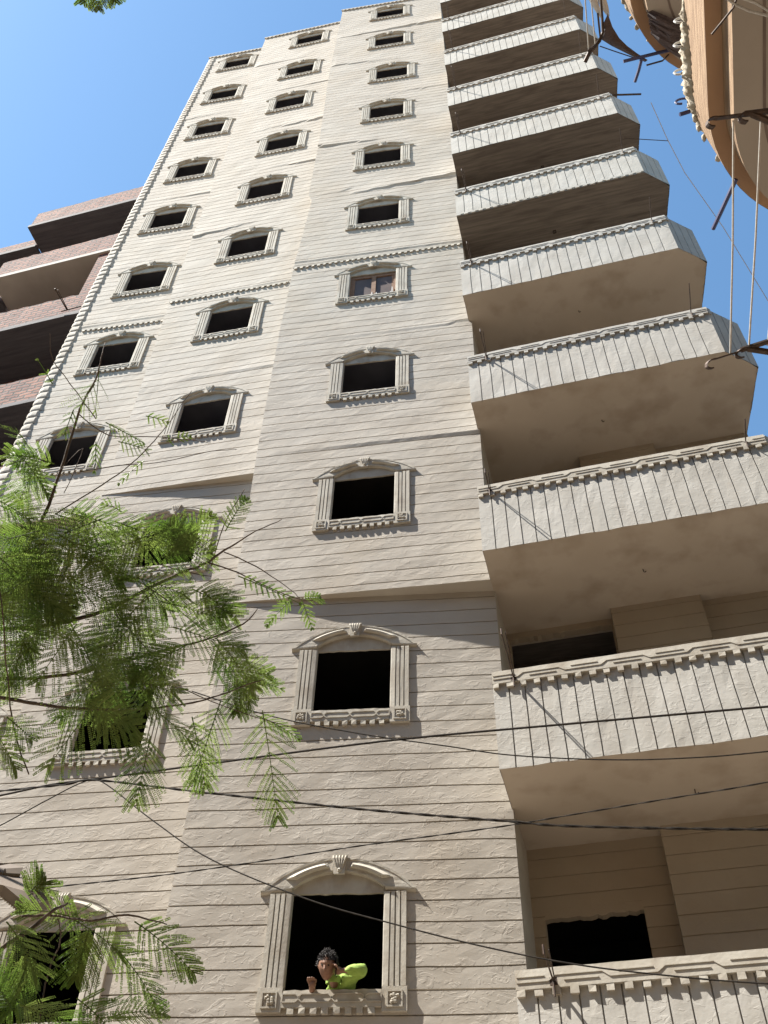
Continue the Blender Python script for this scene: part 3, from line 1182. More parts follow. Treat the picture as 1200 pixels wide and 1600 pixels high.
def ring(mb, i0, z0, i1, z1):
    A_, B_ = sweep_path(i0), sweep_path(i1)
    mb.grid([[(p.x, p.y, z0) for p in A_], [(p.x, p.y, z1) for p in B_]])


for lev, zb in enumerate((6.0, 9.1, 12.2)):
    B3 = empty('balcony', (3, -6, zb), OC)
    mb = MB()
    ring(mb, 0, zb, 0, zb + .62)
    ring(mb, 0, zb + .62, .12, zb + .62)
    ring(mb, .10, zb - .27, .10, zb - .001)
    ring(mb, .12, zb + .62, .12, zb + .2)
    mb.build('fascia', M_OCHRE, B3, smooth=False)
    mb = MB()
    ring(mb, .001, zb, .10, zb + .002)
    mb.build('underside_band', M_OCHRE2, B3)
    mb = MB()
    A_ = sweep_path(.098)
    mb.grid([[(p.x, p.y, zb - .27) for p in A_], [(max(p.x, 4.1), p.y, zb - .27) for p in A_]])
    mb.grid([[(p.x, p.y, zb + .25) for p in A_], [(max(p.x, 4.1), p.y, zb + .25) for p in A_]])
    mb.build('slab', M_GREYSOFF, B3)
    mb = MB()
    ring(mb, .27, zb - .2735, .288, zb - .2735)
    mb.build('soffit_joint', M_GROOVE, B3)
    # carved relief on the outside of the fascia
    rl = MB()
    random.seed(40 + lev)
    P0 = sweep_path(-.01)
    NY = 60
    rws = []
    for k in range(NY + 1):
        y = -6.05 + 1.0 * k / NY
        t = k / NY
        pxx = 2.262
        if y > -5.55:
            pxx = 2.262 + 1.05 - 1.05 * math.sqrt(max(0, 1 - ((y + 5.55) / .98) ** 2))
        w_ = .035 + .13 * math.sin(math.pi * min(1, t * 1.05)) ** .8
        scal = 1 + .45 * ns(k * .55, lev) + .25 * ns(k * 1.3, lev)
        out_ = (.012 + .045 * math.sin(math.pi * min(1, t)) ** .6) * (.75 + .5 * ns(k * .45, 8.2)) + .014 * ns(k * .9, 5)
        rr_ = []
        for q in range(8):
            f = q / 7
            rr_.append((pxx - out_ * math.sin(math.pi * f) ** .6 * (1 + .25 * math.sin(f * 17 + k)) + .004, y, zb + .64 - w_ * scal * f))
        rws.append(rr_)
    rl.grid(rws)
    for k in range(12, 23, 1):
        p = P0[k]
        if random.random() < .75:
            rl.ball((p.x + .0, p.y + .005, zb + .58 + random.uniform(-.03, .02)), (random.uniform(.015, .03), random.uniform(.015, .035), random.uniform(.02, .05)), 7, 5, lambda d: 1 + .4 * ns(d.x * 90, d.y * 90, d.z * 60))
    rl.build('carved_relief', M_ORNATE, B3, smooth=True)

# steel brackets with hooks and ropes (right edge)


def bracket(u_l, v_l, u_r, v_r, dist, nm):
    A_ = at(u_l, v_l, dist)
    B_ = at(u_r, v_r, dist * 1.0)
    d = (B_ - A_).normalized()
    mb = MB()
    side = Vector((0, 0, 1))
    # two flat bars ending in rolled hooks
    for off, sh in ((0, 0), (.13, .012)):
        P = []
        o_ = A_ + d * off
        for k in range(9):
            a = math.pi * (1.5 - k / 8 * 1.15)
            P.append(o_ + d * (.03 + .03 * math.cos(a)) + AY * (-.012 + .02 * math.sin(a) + sh) + AF * .0)
        P.append(o_ + d * .16 + AY * (.012 + sh))
        rows_ = [[p_ - AF * .018, p_ + AF * .018, p_ + AF * .018 - AY * .006, p_ - AF * .018 - AY * .006, p_ - AF * .018] for p_ in P]
        mb.grid([[tuple(q) for q in r_] for r_ in rows_])
    mb.tube([A_ + d * .15 + AY * .012, A_ + d * .3 + AY * .02, B_ + d * 2.6 + AY * .25], .013, 6)
    mb.tube([A_ + d * .18 + AY * .01, B_ + d * .05 - AY * .05, B_ + d * 2.2 - AY * .2], .015, 6)
    return mb.build(nm, M_IRON, OC), A_, d


_, K1, D1 = bracket(1103, 566, 1200, 540, 4.6, 'clothesline_bracket')
_, K2, D2 = bracket(1104, 187, 1200, 180, 4.6, 'clothesline_bracket')
for (u0, v0, u1, v1) in ((1146, 188, 1141, 552), (1189, 186, 1170, 545), (1232, 186, 1199, 540)):
    rp = MB()
    a, b = at(u0, v0, 4.6), at(u1, v1, 4.6)
    rp.tube([a, (a + b) / 2 + Vector((.004, .004, 0)), b], .0042, 6)
    rp.build('clothesline_rope', M_ROPE, OC)
# dark blue outrigger under the lower balcony, more rods on the upper one
for pts_, r_, mt in (([(1150, 280), (1128, 328), (1114, 358)], .015, M_BLUE), ([(1062, 179), (1078, 174)], .013, M_BLUE),
                     ([(974, 96), (1035, 81), (1060, 75)], .015, M_BLUE), ([(1003, 90), (998, 110), (992, 128)], .015, M_BLUE),
                     ([(1010, 102), (1035, 95), (1045, 85)], .008, M_IRON)):
    mb = MB()
    zq = 5.9 if mt is M_BLUE and pts_[0][0] > 1050 else 9.0
    P = [on_z(u, v, zq + .02 * k) for k, (u, v) in enumerate(pts_)]
    mb.tube(P, r_, 6)
    mb.build('outrigger_rod', mt, OC)
for (u, v) in ((1065, 31), (1064, 69), (1064, 112), (1066, 158)):
    mb = MB()
    c = on_z(u, v, 6.6)
    mb.tube([c + Vector((.045 * math.cos(a), .0, .045 * math.sin(a))) for a in [k * math.pi / 8 - .6 for k in range(14)]], .008, 6)
    mb.build('cable_ring', M_WHITE if v < 130 else M_BLUE, OC)

# shaggy dark shade cloth hanging under the upper rounded balcony
random.seed(5)
hz_ = MB()
C0 = [on_z(u, v, 8.95) for u, v in ((1012, 28), (1018, 60), (1013, 56))]
for k in range(120):
    t = random.random()
    s_ = random.random()
    a = on_z(1012 + 8 * s_ + random.uniform(-2, 2), 15 + 40 * s_ + random.uniform(-3, 3), 8.93 - .1 * random.random())
    b = on_z(1074 + random.uniform(-4, 6), 42 + 44 * s_ + random.uniform(-6, 6), 8.90 - .15 * random.random())
    mid = (a + b) / 2 + Vector((0, 0, -.06 - .06 * random.random()))
    hz_.tube([a, (a + mid) / 2 + Vector((random.uniform(-.02, .02),) * 3), mid, (mid + b) / 2, b], [.006, .018, .022, .022, .016], 5)
o = hz_.build('dried_palm_bundle', M_CLOTH)
tag(o, 'dark shaggy bundle of dry fronds under the upper rounded balcony', 'palm bundle')
# dark awning cloth left of the upper balcony
aw = MB()
LOW = [(940, 44), (940, 62), (956, 72), (972, 80), (990, 89), (1008, 97)]
UPP = [(950, 22), (957, 42), (968, 60), (980, 72), (996, 84), (1012, 94)]
rows_ = []
for i in range(21):
    t = i / 20 * 5
    k = min(int(t), 4)
    f = t - k
    lo_ = [LOW[k][q] + (LOW[k + 1][q] - LOW[k][q]) * f for q in (0, 1)]
    up_ = [UPP[k][q] + (UPP[k + 1][q] - UPP[k][q]) * f for q in (0, 1)]
    rows_.append([tuple(on_z(lo_[0] + (up_[0] - lo_[0]) * j / 5, lo_[1] + (up_[1] - lo_[1]) * j / 5, 9.35 - .06 * math.sin(j / 5 * math.pi) + .02 * math.sin(i * 1.3))) for j in range(6)])
aw.grid(rows_)
aw.grid([[tuple(Vector(q) + Vector((0, 0, .012))) for q in r_] for r_ in rows_])
tag(aw.build('awning', M_CLOTH, smooth=True), 'dark cloth awning stretched beside the upper rounded balcony', 'awning')
# white metal panels (satellite dish rim) at the top edge
dm = MB()
for (ua, va, ub, vb, wd) in ((921, -12, 940, 28, 9), (936, -10, 951, 25, 10)):
    a, b = on_z(ua, va, 9.6), on_z(ub, vb, 9.6)
    dd = (b - a).normalized()
    sd_ = dd.cross(Vector((0, 0, 1))) * (wd / 9 * .035)
    rws = []
    for k in range(7):
        t = k / 6
        p_ = a + (b - a) * t + Vector((0, 0, -.05 * math.sin(math.pi * t)))
        sc_ = 1 - .75 * t * t
        rws.append([tuple(p_ - sd_ * sc_), tuple(p_ + Vector((0, 0, -.03))), tuple(p_ + sd_ * sc_), tuple(p_ + Vector((0, 0, .015)) + sd_ * sc_), tuple(p_ + Vector((0, 0, .015)) - sd_ * sc_), tuple(p_ - sd_ * sc_)])
    dm.grid(rws)
tag(dm.build('roller_shutter_slats', M_WHITE, smooth=True), 'curved white metal slats beside the upper rounded balcony at the top edge', 'metal slats')
# crooked pole with ropes in front of it
pl_ = MB()
pz = [(914, 97), (921, 82), (937, 64), (942, 50), (941, 30), (939, 5), (938, -20)]
pl_.tube([on_z(u, v, 9.2 + .03 * i) for i, (u, v) in enumerate(pz)], [.02, .02, .015, .014, .013, .012, .012], 6)
pl_.tube([on_z(u, v, 9.2 + .03 * i) for i, (u, v) in enumerate([(918, 80), (930, 70), (938, 58), (936, 40), (934, 20)])], .010, 6)
tag(pl_.build('outrigger_pole', M_IRON), 'crooked dark pole reaching out to hold clothes lines left of the upper rounded balcony', 'pole')
for k, (u0, v0, u1, v1) in enumerate(((913, -20, 920, 80), (922, -20, 930, 68))):
    rp = MB()
    rp.tube([on_z(u0, v0, 9.3), on_z((u0 + u1) / 2, (v0 + v1) / 2, 9.26), on_z(u1, v1, 9.22)], .006, 6)
    tag(rp.build('clothesline_rope', M_ROPE), ('leftmost' if k == 0 else 'right-hand') + ' of two pale ropes dropping to the crooked dark pole', 'rope', 'ropes on the crooked pole')
for k, pz in enumerate(([(1128, -8), (1150, 8), (1170, 17), (1210, 27)], [(1150, -6), (1180, 4), (1210, 22)])):
    rp = MB()
    P = [at(u, v, 6.0) for u, v in pz]
    rp.tube(P, .007, 6)
    tag(rp.build('loose_cable', M_ROPE), ('longer' if k == 0 else 'shorter') + ' pale loose cable looping across the ochre balcony at the top right corner', 'cable', 'loose pale cables')
rp = MB()
rp.tube([at(1152, -5, 6.0), at(1146, 12, 6.0), at(1130, 32, 6.0), at(1112, 54, 6.0)], .006, 6)
tag(rp.build('loose_cable', M_IRON), 'short brown cable end hanging across the ochre fascia near the top right corner', 'cable')


# ================================================================== CABLES across the street
def smooth_pts(P, n=6):
    out = []
    for i in range(len(P) - 1):
        p0 = P[max(i - 1, 0)]; p1 = P[i]; p2 = P[i + 1]; p3 = P[min(i + 2, len(P) - 1)]
        for k in range(n):
            t = k / n
            out.append(0.5 * ((2 * p1) + (-p0 + p2) * t + (2 * p0 - 5 * p1 + 4 * p2 - p3) * t * t + (-p0 + 3 * p1 - 3 * p2 + p3) * t ** 3))
    out.append(P[-1])
    return out


CABLES = [
    ([(-400, 1310), (-150, 1272), (0, 1243), (80, 1226), (150, 1217), (300, 1197), (600, 1158), (900, 1130), (1200, 1104), (1500, 1078)], .0085, 'thick black cable rising to the right across the second-floor balcony', M_CABLE, 1),
    ([(-400, 1285), (-100, 1246), (0, 1236), (100, 1226), (150, 1219), (300, 1236), (560, 1264), (780, 1282), (900, 1291), (1200, 1296), (1600, 1296)], .0095, 'thick twisted black cable sagging below the lowest parapet but one', M_CABLE, 2),
    ([(-300, 1460), (-100, 1340), (0, 1290), (70, 1252), (130, 1222), (160, 1222), (240, 1283), (330, 1343), (480, 1405), (620, 1445), (760, 1480), (900, 1507), (1050, 1525), (1200, 1537), (1500, 1550)], .005, 'thin cable crossing in front of the window with the person', M_CABLE, 0),
    ([(300, 1080), (420, 1118), (560, 1146), (700, 1166), (800, 1180), (950, 1187), (1080, 1184), (1200, 1174), (1500, 1140)], .005, 'thin cable sagging along the lower edge of the second balcony parapet', M_CABLE, 0),
    ([(-300, 1410), (0, 1394), (120, 1382), (250, 1368), (400, 1347), (560, 1322), (700, 1303), (800, 1289), (900, 1272), (1050, 1247), (1200, 1222), (1500, 1165)], .0055, 'thin twisted cable rising to the right just above the lowest arched window', M_CABLE, 2),
]
for pz, r_, lab, mt, strands in CABLES:
    r_ *= .66
    P = smooth_pts([on_y(u, v, -4.2) for u, v in pz], 8)
    mb = MB()
    if strands < 2:
        mb.tube(P, r_, 7)
    else:
        for s_ in range(2):
            Q = []
            fine = []
            for i in range(len(P) - 1):
                for k in range(4):
                    fine.append(P[i].lerp(P[i + 1], k / 4))
            fine.append(P[-1])
            acc = 0
            for i, p_ in enumerate(fine):
                if i:
                    acc += (fine[i] - fine[i - 1]).length
                a = acc * 28 + s_ * math.pi
                Q.append(p_ + Vector((0, math.cos(a), math.sin(a))) * r_ * .5)
            mb.tube(Q, r_ * .62, 5)
    if strands == 0:
        pass
    o = mb.build('overhead_cable', mt)
    tag(o, lab, 'cable', 'cables strung across the street')
# very thin lines against the sky
for k, pz in enumerate(([(1017, 160), (1043, 218), (1070, 270), (1130, 355), (1200, 470), (1300, 620)], [(975, 216), (1010, 218), (1044, 220)], [(943, 148), (970, 148), (1002, 147)], [(937, 72), (960, 80), (990, 90)])):
    mb = MB()
    if k == 0:
        P = [at(u, v, 9.0) for u, v in pz]
        rr = .003
    else:
        P = [at(u, v, {1: 20.8, 2: 23.5, 3: 10.0}[k]) for u, v in pz]
        rr = {1: .008, 2: .022, 3: .005}[k]
    mb.tube(P, rr, 5)
    o = mb.build('thin_wire', M_ROPE if k == 0 else M_IRON)
    tag(o, ['faint pale wire slanting across the blue sky right of the balconies', 'thin wire tied to the right end of the sixth balcony from the bottom',
            'short dark pole sticking out past the right end of the seventh balcony from the bottom', 'thin dark wire just below the dark awning'][k], 'wire')

# ================================================================== LAMP (lower left)
lp = MB()
dL = 3.6
c4 = [at(-55, 1392, dL), at(-42, 1442, dL - .1), at(40, 1434, dL - .1), at(76, 1420, dL), at(30, 1392, dL + .12), at(-10, 1380, dL + .12)]
LROOT = empty('street_lamp', c4[0] + Vector((-.2, 0, 0)))
tag(LROOT, 'grey-brown flat street lamp head with studded edges poking in at the lower left', 'street lamp')
c4 = [at(-55, 1388, dL), at(0, 1400, dL), at(40, 1433, dL - .05), at(76, 1420, dL), at(30, 1388, dL + .1), at(-20, 1370, dL + .15)]
nn = (c4[3] - c4[0]).cross(c4[5] - c4[0]).normalized()
if nn.z < 0:
    nn = -nn
lp.prism(c4, nn * .035)
lp.build('lamp_head', M_LAMP, LROOT)
st = MB()
for a, b in ((c4[0], c4[1]), (c4[1], c4[2]), (c4[3], c4[4])):
    n = max(3, int((b - a).length / .0095))
    for i in range(n):
        st.ball(a.lerp(b, (i + .5) / n) - nn * .001, .0036, 6, 4)
st.build('edge_studs', M_LAMPSTUD, LROOT)
ar = MB()
ar.prism([at(-60, 1368, dL + .12), at(-60, 1384, dL + .1), at(24, 1388, dL + .11), at(28, 1378, dL + .13), at(8, 1372, dL + .15)], nn * .05)
q0 = at(-60, 1376, dL + .15) + nn * .03
ar.tube([at(0, 1384, dL + .12) + nn * .03, q0, q0 + Vector((-.9, .15, -.05)), q0 + Vector((-1.3, .2, -.3)), Vector((q0.x - 1.4, q0.y + .2, GZ))], .03, 8)
ar.build('arm', M_LAMP, LROOT)

# ================================================================== TREE (feathery, lower left)
TR_BASE = Vector((-3.6, -6.2, GZ))
TREE = empty('feathery_leaf_tree', TR_BASE)
tag(TREE, 'tree with fine feathery leaves and thin dark branches reaching in from the lower left', 'tree')
random.seed(11)
fork = TR_BASE + Vector((.15, .1, 3.2))
tb = MB()
tp = [TR_BASE + Vector((.03 * math.sin(k), .02 * math.cos(k * 1.3), 3.2 * k / 7)) for k in range(7)] + [fork]
tb.tube(tp, [.16, .14, .13, .12, .115, .11, .1, .09], 10)
tb.build('trunk', M_BARK, TREE, smooth=True)
DT = 3.9
BRS = [
    ([(-60, 960), (-10, 905), (40, 858), (75, 790), (100, 718), (125, 640), (150, 592), (158, 560), (165, 535)], [.013, .011, .0095, .008, .0075, .006, .004, .003, .002], 4.3),
    ([(-80, 992), (-20, 984), (80, 976), (170, 951), (260, 905), (320, 880), (350, 860), (400, 830), (440, 812)], [.013, .012, .011, .010, .009, .007, .005, .003, .002], 4.0),
    ([(-60, 1062), (0, 1060), (60, 1059), (150, 1045), (240, 1020), (320, 1000), (380, 975), (402, 950)], [.010, .009, .0085, .008, .007, .005, .004, .002], 3.9),
    ([(-60, 1080), (0, 1090), (60, 1100), (140, 1108), (230, 1108), (320, 1093), (380, 1072), (410, 1062)], [.009, .0085, .008, .0065, .005, .004, .003, .002], 3.8),
    ([(-60, 1530), (0, 1483), (50, 1450), (80, 1425), (105, 1412)], [.012, .010, .008, .006, .004], 3.4),
    ([(35, 1432), (80, 1430), (140, 1438), (200, 1430), (260, 1445)], [.005, .005, .0045, .004, .002], 3.45),
    ([(60, 850), (130, 852), (200, 868), (290, 893), (330, 900)], [.004, .004, .003, .003, .002], 4.1),
    ([(62, 847), (120, 855), (200, 880), (270, 896)], [.004, .003, .003, .002], 4.15),
    ([(325, 878), (372, 895), (420, 918), (470, 937), (500, 938)], [.004, .0035, .003, .002, .0015], 4.0),
    ([(350, 862), (400, 885), (445, 915), (470, 935)], [.003, .003, .002, .0015], 4.02),
    ([(88, 803), (160, 757), (205, 725), (240, 690), (268, 655), (300, 610)], [.004, .0038, .003, .003, .002, .0015], 4.3),
    ([(124, 648), (170, 680), (235, 682), (300, 688), (330, 692)], [.003, .003, .0025, .002, .0015], 4.35),
    ([(125, 737), (180, 728), (250, 722), (330, 705), (370, 702)], [.003, .003, .002, .002, .0015], 4.3),
    ([(150, 655), (110, 600), (82, 560), (78, 520)], [.003, .0025, .002, .0015], 4.3),
    ([(100, 770), (130, 700), (88, 740)], [.002, .002, .001], 4.3),
    ([(45, 1210), (22, 1140), (12, 1060), (4, 960), (-4, 900)], [.003, .0035, .003, .003, .003], 3.7),
    ([(150, 948), (120, 915), (95, 905)], [.003, .002, .001], 4.0),
    ([(330, 885), (350, 820), (378, 772), (382, 765)], [.003, .003, .002, .001], 4.1),
    ([(98, 955), (135, 1020), (155, 1070)], [.004, .003, .002], 3.95),
    ([(-20, 700), (30, 705), (72, 722)], [.004, .0035, .003], 4.3),
    ([(320, 985), (250, 930), (200, 900), (140, 870)], [.003, .003, .003, .002], 3.95),
    ([(200, 1075), (260, 1070), (330, 1095), (400, 1120), (470, 1140)], [.003, .003, .0025, .002, .0015], 3.85),
    ([(60, 1600), (75, 1520), (95, 1470), (90, 1435)], [.003, .003, .0025, .002], 3.4),
]
bpts = []
bm_ = MB()
for pz, rr, dist in BRS:
    P = smooth_pts([at(u, v, dist + .06 * math.sin(i * 1.7)) for i, (u, v) in enumerate(pz)], 4)
    P = [p_ + Vector((random.uniform(-1, 1), random.uniform(-1, 1), random.uniform(-1, 1))) * .002 for p_ in P]
    rs = []
    for i in range(len(P)):
        t = i / 4
        k = min(int(t), len(rr) - 2)
        rs.append((rr[k] + (rr[k + 1] - rr[k]) * (t - k)) * .85)
    if pz[0][0] < -50:
        # carry the limb back to the trunk
        start = P[0]
        tp_ = fork if start.z > 1.2 else TR_BASE + Vector((.12, .08, 1.9))
        back = [tp_.lerp(start, k / 5) + Vector((0, 0, .12 * math.sin(math.pi * k / 5))) for k in range(5)]
        P = back + P
        rs = [rs[0] * (2.6 - .32 * k) for k in range(5)] + rs
    bm_.tube(P, rs, 6)
bm_.build('branches', M_BARK, TREE, smooth=True)

crown = MB()
stems = MB()


def leaflet(p, d, n, L, wd):
    """thin diamond leaflet"""
    s = d.cross(n).normalized() * wd
    i = len(crown.v)
    crown.v += [p, p + d * L * .45 + s, p + d * L, p + d * L * .45 - s]
    crown.f.append((i, i + 1, i + 2, i + 3))


def frond(A_, B_, nrm, npin=12, plen=.13, nl=15, ll=.011, droop=.04, fold=0.0, fill=1.0):
    """bipinnate leaf from base A_ to tip B_"""
    L = (B_ - A_).length
    ax = (B_ - A_).normalized()
    nrm = (nrm - ax * nrm.dot(ax)).normalized()
    side = ax.cross(nrm).normalized()
    C = []
    for k in range(9):
        t = k / 8
        C.append(A_ + ax * L * t + Vector((0, 0, -1)) * droop * (t * t) + nrm * .0)
    stems.tube(C, [.0026 * (1 - .6 * k / 8) for k in range(9)], 4)
    for k in range(npin):
        t = .10 + .88 * k / (npin - 1)
        if random.random() > fill:
            continue
        f = t * 8
        i = min(int(f), 7)
        p0 = C[i].lerp(C[i + 1], f - i)
        tl = plen * (math.sin(math.pi * min(1, t * .78 + .17)) ** .7) * random.uniform(.88, 1.08)
        for sg in (-1, 1):
            ang = R(62 - 34 * t + random.uniform(-5, 5))
            d = (ax * math.cos(ang) + side * sg * math.sin(ang)).normalized()
            d = (d + nrm * random.uniform(-.08, .08) - Vector((0, 0, fold))).normalized()
            tip = p0 + d * tl - Vector((0, 0, tl * .10))
            pd = (tip - p0).normalized()
            stems.tube([p0, p0.lerp(tip, .5) + Vector((0, 0, -.002)), tip + Vector((0, 0, -.006))], [.0011, .0009, .0006], 3)
            pn = (nrm - pd * nrm.dot(pd)).normalized()
            ps = pd.cross(pn).normalized()
            tw = random.uniform(-.35, .35)
            crv = (ax * random.uniform(-.012, .02) - Vector((0, 0, random.uniform(0, .02)))) * (tl / .12)
            pn2 = (pn * math.cos(tw) + ps * math.sin(tw))
            ps2 = pd.cross(pn2)
            for q in range(nl):
                s_ = (q + .8) / nl
                pp_ = p0.lerp(tip, s_) + crv * (s_ * s_)
                if random.random() < .05:
                    continue
                l_ = ll * (1 - .35 * abs(2 * s_ - .9))
                for s2 in (-1, 1):
                    dd = (pd * random.uniform(.2, .55) + ps2 * s2 * .95 + pn2 * random.uniform(-.3, .3)).normalized()
                    leaflet(pp_, dd, pn2, l_, ll * .31)


def fr(u0, v0, u1, v1, dist, plen=.13, npin=12, nl=15, tilt=None, fill=1.0, fold=0.0, ll=.011, dd=None):
    A_ = at(u0, v0, dist)
    B_ = at(u1, v1, dist + (random.uniform(-.06, .06) if dd is None else dd))
    if tilt is None:
        tilt = random.uniform(-.5, .5)
    view = ray((u0 + u1) / 2, (v0 + v1) / 2).normalized()
    nrm = (Vector((0, 0, 1)) * .5 + view * .6 + Vector((random.uniform(-1, 1), random.uniform(-1, 1), random.uniform(-1, 1))) * .35 + AX * tilt).normalized()
    frond(A_, B_, nrm, npin, plen, nl, ll, random.uniform(.01, .05), fold, fill)


# explicit fronds read off the picture: base -> tip
FR = [
    (410, 1110, 436, 1262, 3.8, .15, 14), (345, 1095, 305, 1212, 3.8, .14, 13), (300, 1120, 322, 1215, 3.75, .12, 11),
    (235, 1150, 218, 1232, 3.7, .13, 11), (160, 1085, 82, 1180, 3.7, .14, 12), (150, 1115, 215, 1150, 3.7, .12, 11),
    (330, 1000, 392, 1080, 3.9, .13, 12), (330, 1050, 420, 1045, 3.9, .12, 12), (380, 1060, 372, 1105, 3.85, .1, 10),
    (400, 1118, 468, 1142, 3.9, .06, 9), (380, 1060, 440, 1068, 3.9, .07, 10),
    (150, 800, 60, 860, 4.1, .15, 13), (60, 830, -40, 850, 4.0, .16, 14), (90, 850, 190, 900, 3.9, .17, 14),
    (180, 815, 285, 850, 4.0, .14, 13), (200, 850, 300, 830, 4.0, .15, 13), (300, 870, 270, 810, 4.0, .13, 12),
    (100, 800, 210, 822, 4.1, .14, 13), (160, 830, 60, 900, 4.0, .16, 13), (20, 880, 110, 930, 3.9, .17, 14),
    (100, 900, 190, 940, 3.9, .16, 13), (50, 900, -30, 950, 3.8, .17, 14), (200, 900, 290, 920, 3.9, .15, 13),
    (230, 930, 160, 1010, 3.9, .15, 13), (250, 940, 350, 960, 3.9, .14, 13), (270, 980, 380, 1010, 3.85, .14, 13),
    (180, 960, 260, 1040, 3.85, .15, 13), (120, 975, 60, 1060, 3.8, .14, 12), (300, 920, 370, 950, 3.9, .12, 12),
    (90, 980, 170, 1050, 3.8, .14, 13), (60, 1000, -10, 1060, 3.8, .14, 12), (40, 990, 20, 1060, 3.8, .12, 11),
    (210, 1020, 160, 1090, 3.8, .13, 12), (240, 1030, 230, 1100, 3.8, .13, 12), (160, 1050, 100, 1110, 3.8, .13, 12),
    (200, 1060, 280, 1080, 3.8, .13, 12), (130, 1100, 210, 1120, 3.7, .13, 12), (230, 1100, 300, 1150, 3.7, .12, 12),
    (10, 1120, 50, 1150, 3.7, .08, 9), (-20, 1130, 30, 1180, 3.7, .1, 10), (0, 790, 70, 820, 4.2, .13, 12), (-30, 770, 50, 800, 4.2, .13, 12),
    (60, 720, 30, 780, 4.3, .13, 11), (20, 700, 80, 760, 4.3, .10, 11),
    (270, 860, 330, 800, 4.1, .10, 11), (250, 870, 330, 860, 4.0, .13, 12),
    (90, 1440, 180, 1400, 3.5, .10, 12), (100, 1430, 190, 1470, 3.5, .13, 13), (190, 1435, 235, 1500, 3.5, .12, 12),
    (210, 1440, 305, 1500, 3.5, .10, 12), (180, 1480, 250, 1550, 3.5, .10, 11), (60, 1480, 150, 1520, 3.4, .14, 13),
    (50, 1490, 20, 1560, 3.4, .13, 12), (100, 1500, 80, 1590, 3.4, .12, 12), (20, 1500, -20, 1600, 3.4, .13, 12),
    (30, 1570, 120, 1600, 3.3, .13, 12), (150, 1570, 60, 1610, 3.3, .14, 13), (170, 1590, 260, 1560, 3.4, .08, 11),
    (190, 1610, 300, 1580, 3.4, .09, 12), (120, 1560, 190, 1610, 3.3, .12, 12), (130, 1440, 40, 1400, 3.5, .10, 12),
    (230, 1400, 285, 1405, 3.6, .035, 8), (40, 1400, 75, 1360, 3.6, .10, 10), (150, 1400, 185, 1375, 3.6, .06, 8),
    (20, 1580, -20, 1500, 3.3, .12, 12), (10, 1440, 60, 1500, 3.4, .12, 12), (80, 1530, 150, 1560, 3.3, .13, 12),
    (140, 1450, 120, 1520, 3.45, .10, 11), (0, 1540, 70, 1580, 3.3, .13, 12),
    (70, 860, 5, 940, 3.9, .16, 14), (-30, 850, 60, 930, 3.95, .17, 14), (30, 900, 95, 960, 3.9, .15, 13), (110, 880, 60, 960, 3.9, .15, 13),
    (220, 960, 150, 1040, 3.85, .14, 13), (150, 930, 240, 985, 3.9, .15, 13), (-30, 920, 50, 1000, 3.85, .16, 14), (280, 1010, 210, 1050, 3.85, .13, 12),
    (20, 560 + 260, 90, 870, 4.1, .14, 13), (240, 830, 170, 880, 4.05, .14, 13), (110, 1050, 190, 1085, 3.8, .13, 12),
    # sparser small leaves higher up
    (372, 900, 470, 938, 4.0, .045, 9), (455, 938, 420, 965, 4.0, .05, 7), (475, 935, 500, 930, 4.0, .05, 5),
    (352, 830, 385, 770, 4.1, .07, 10), (470, 935, 488, 975, 4.0, .04, 5),
    (85, 725, 20, 700, 4.3, .10, 10),
]
random.seed(21)
for fi, a in enumerate(FR):
    u0, v0, u1, v1, ds, pl, npn = a
    if v0 > 1390 and fi % 5 in (1, 3):
        continue
    small = pl < .09
    fr(u0, v0, u1, v1, ds, pl * random.uniform(.9, 1.05), npn + (1 if not small else 2), 22 if not small else 14, fill=.96, ll=.0078 if not small else .0062)
    if not small and u0 < 340 and 780 < v0 < 1090 and random.random() < (.5 if v0 < 1000 else .4):
        j = lambda k: random.uniform(-k, k)
        fr(u0 + j(25), v0 + j(20), u1 + j(30), v1 + j(25), ds + j(.2), pl * random.uniform(.85, 1.05), npn + 3, 20, fill=.95, ll=.0078)
# sparse, folded leaflets round the upper twigs
for (u0, v0, u1, v1, ds, pl, npn, fl) in ((165, 660, 225, 690, 4.35, .05, 9, .8), (185, 690, 235, 700, 4.3, .05, 8, .8), (148, 600, 128, 630, 4.3, .11, 5, 1), (155, 575, 150, 640, 4.3, .10, 6, .8),
                                          (40, 690, 20, 660, 4.3, .08, 7, .7), (60, 700, 30, 720, 4.3, .07, 7, .8), (228, 650, 262, 655, 4.3, .04, 5, .7), (260, 690, 300, 672, 4.3, .035, 6, .6),
                                          (150, 690, 150, 730, 4.3, .045, 6, .9), (225, 720, 190, 745, 4.3, .035, 6, .8), (82, 600, 60, 560, 4.3, .03, 4, .6), (115, 640, 100, 680, 4.3, .05, 6, .7),
                                          (190, 800, 165, 780, 4.2, .05, 5, 1)):
    fr(u0, v0, u1, v1, ds, pl, npn, 14, fill=fl, fold=.3, ll=.0052)
# branch tips overhead at the top edge
for (u0, v0, u1, v1, ds) in ((155, -60, 156, 8, 5.0), (150, -50, 135, -2, 5.0), (165, -50, 182, -4, 5.0)):
    fr(u0, v0, u1, v1, ds, .09, 9, 14, tilt=0)
hi = MB()
hi.tube([fork, fork + Vector((.1, -.3, 1.6)), at(-200, -100, 5.2), at(60, -120, 5.1), at(155, -70, 5.0)], [.07, .05, .02, .01, .004], 6)
hi.build('upper_branch', M_BARK, TREE, smooth=True)
crown.build('crown', M_LEAF, TREE, fix=False)
stems.build('leaf_stems', M_LEAF, TREE, fix=False)


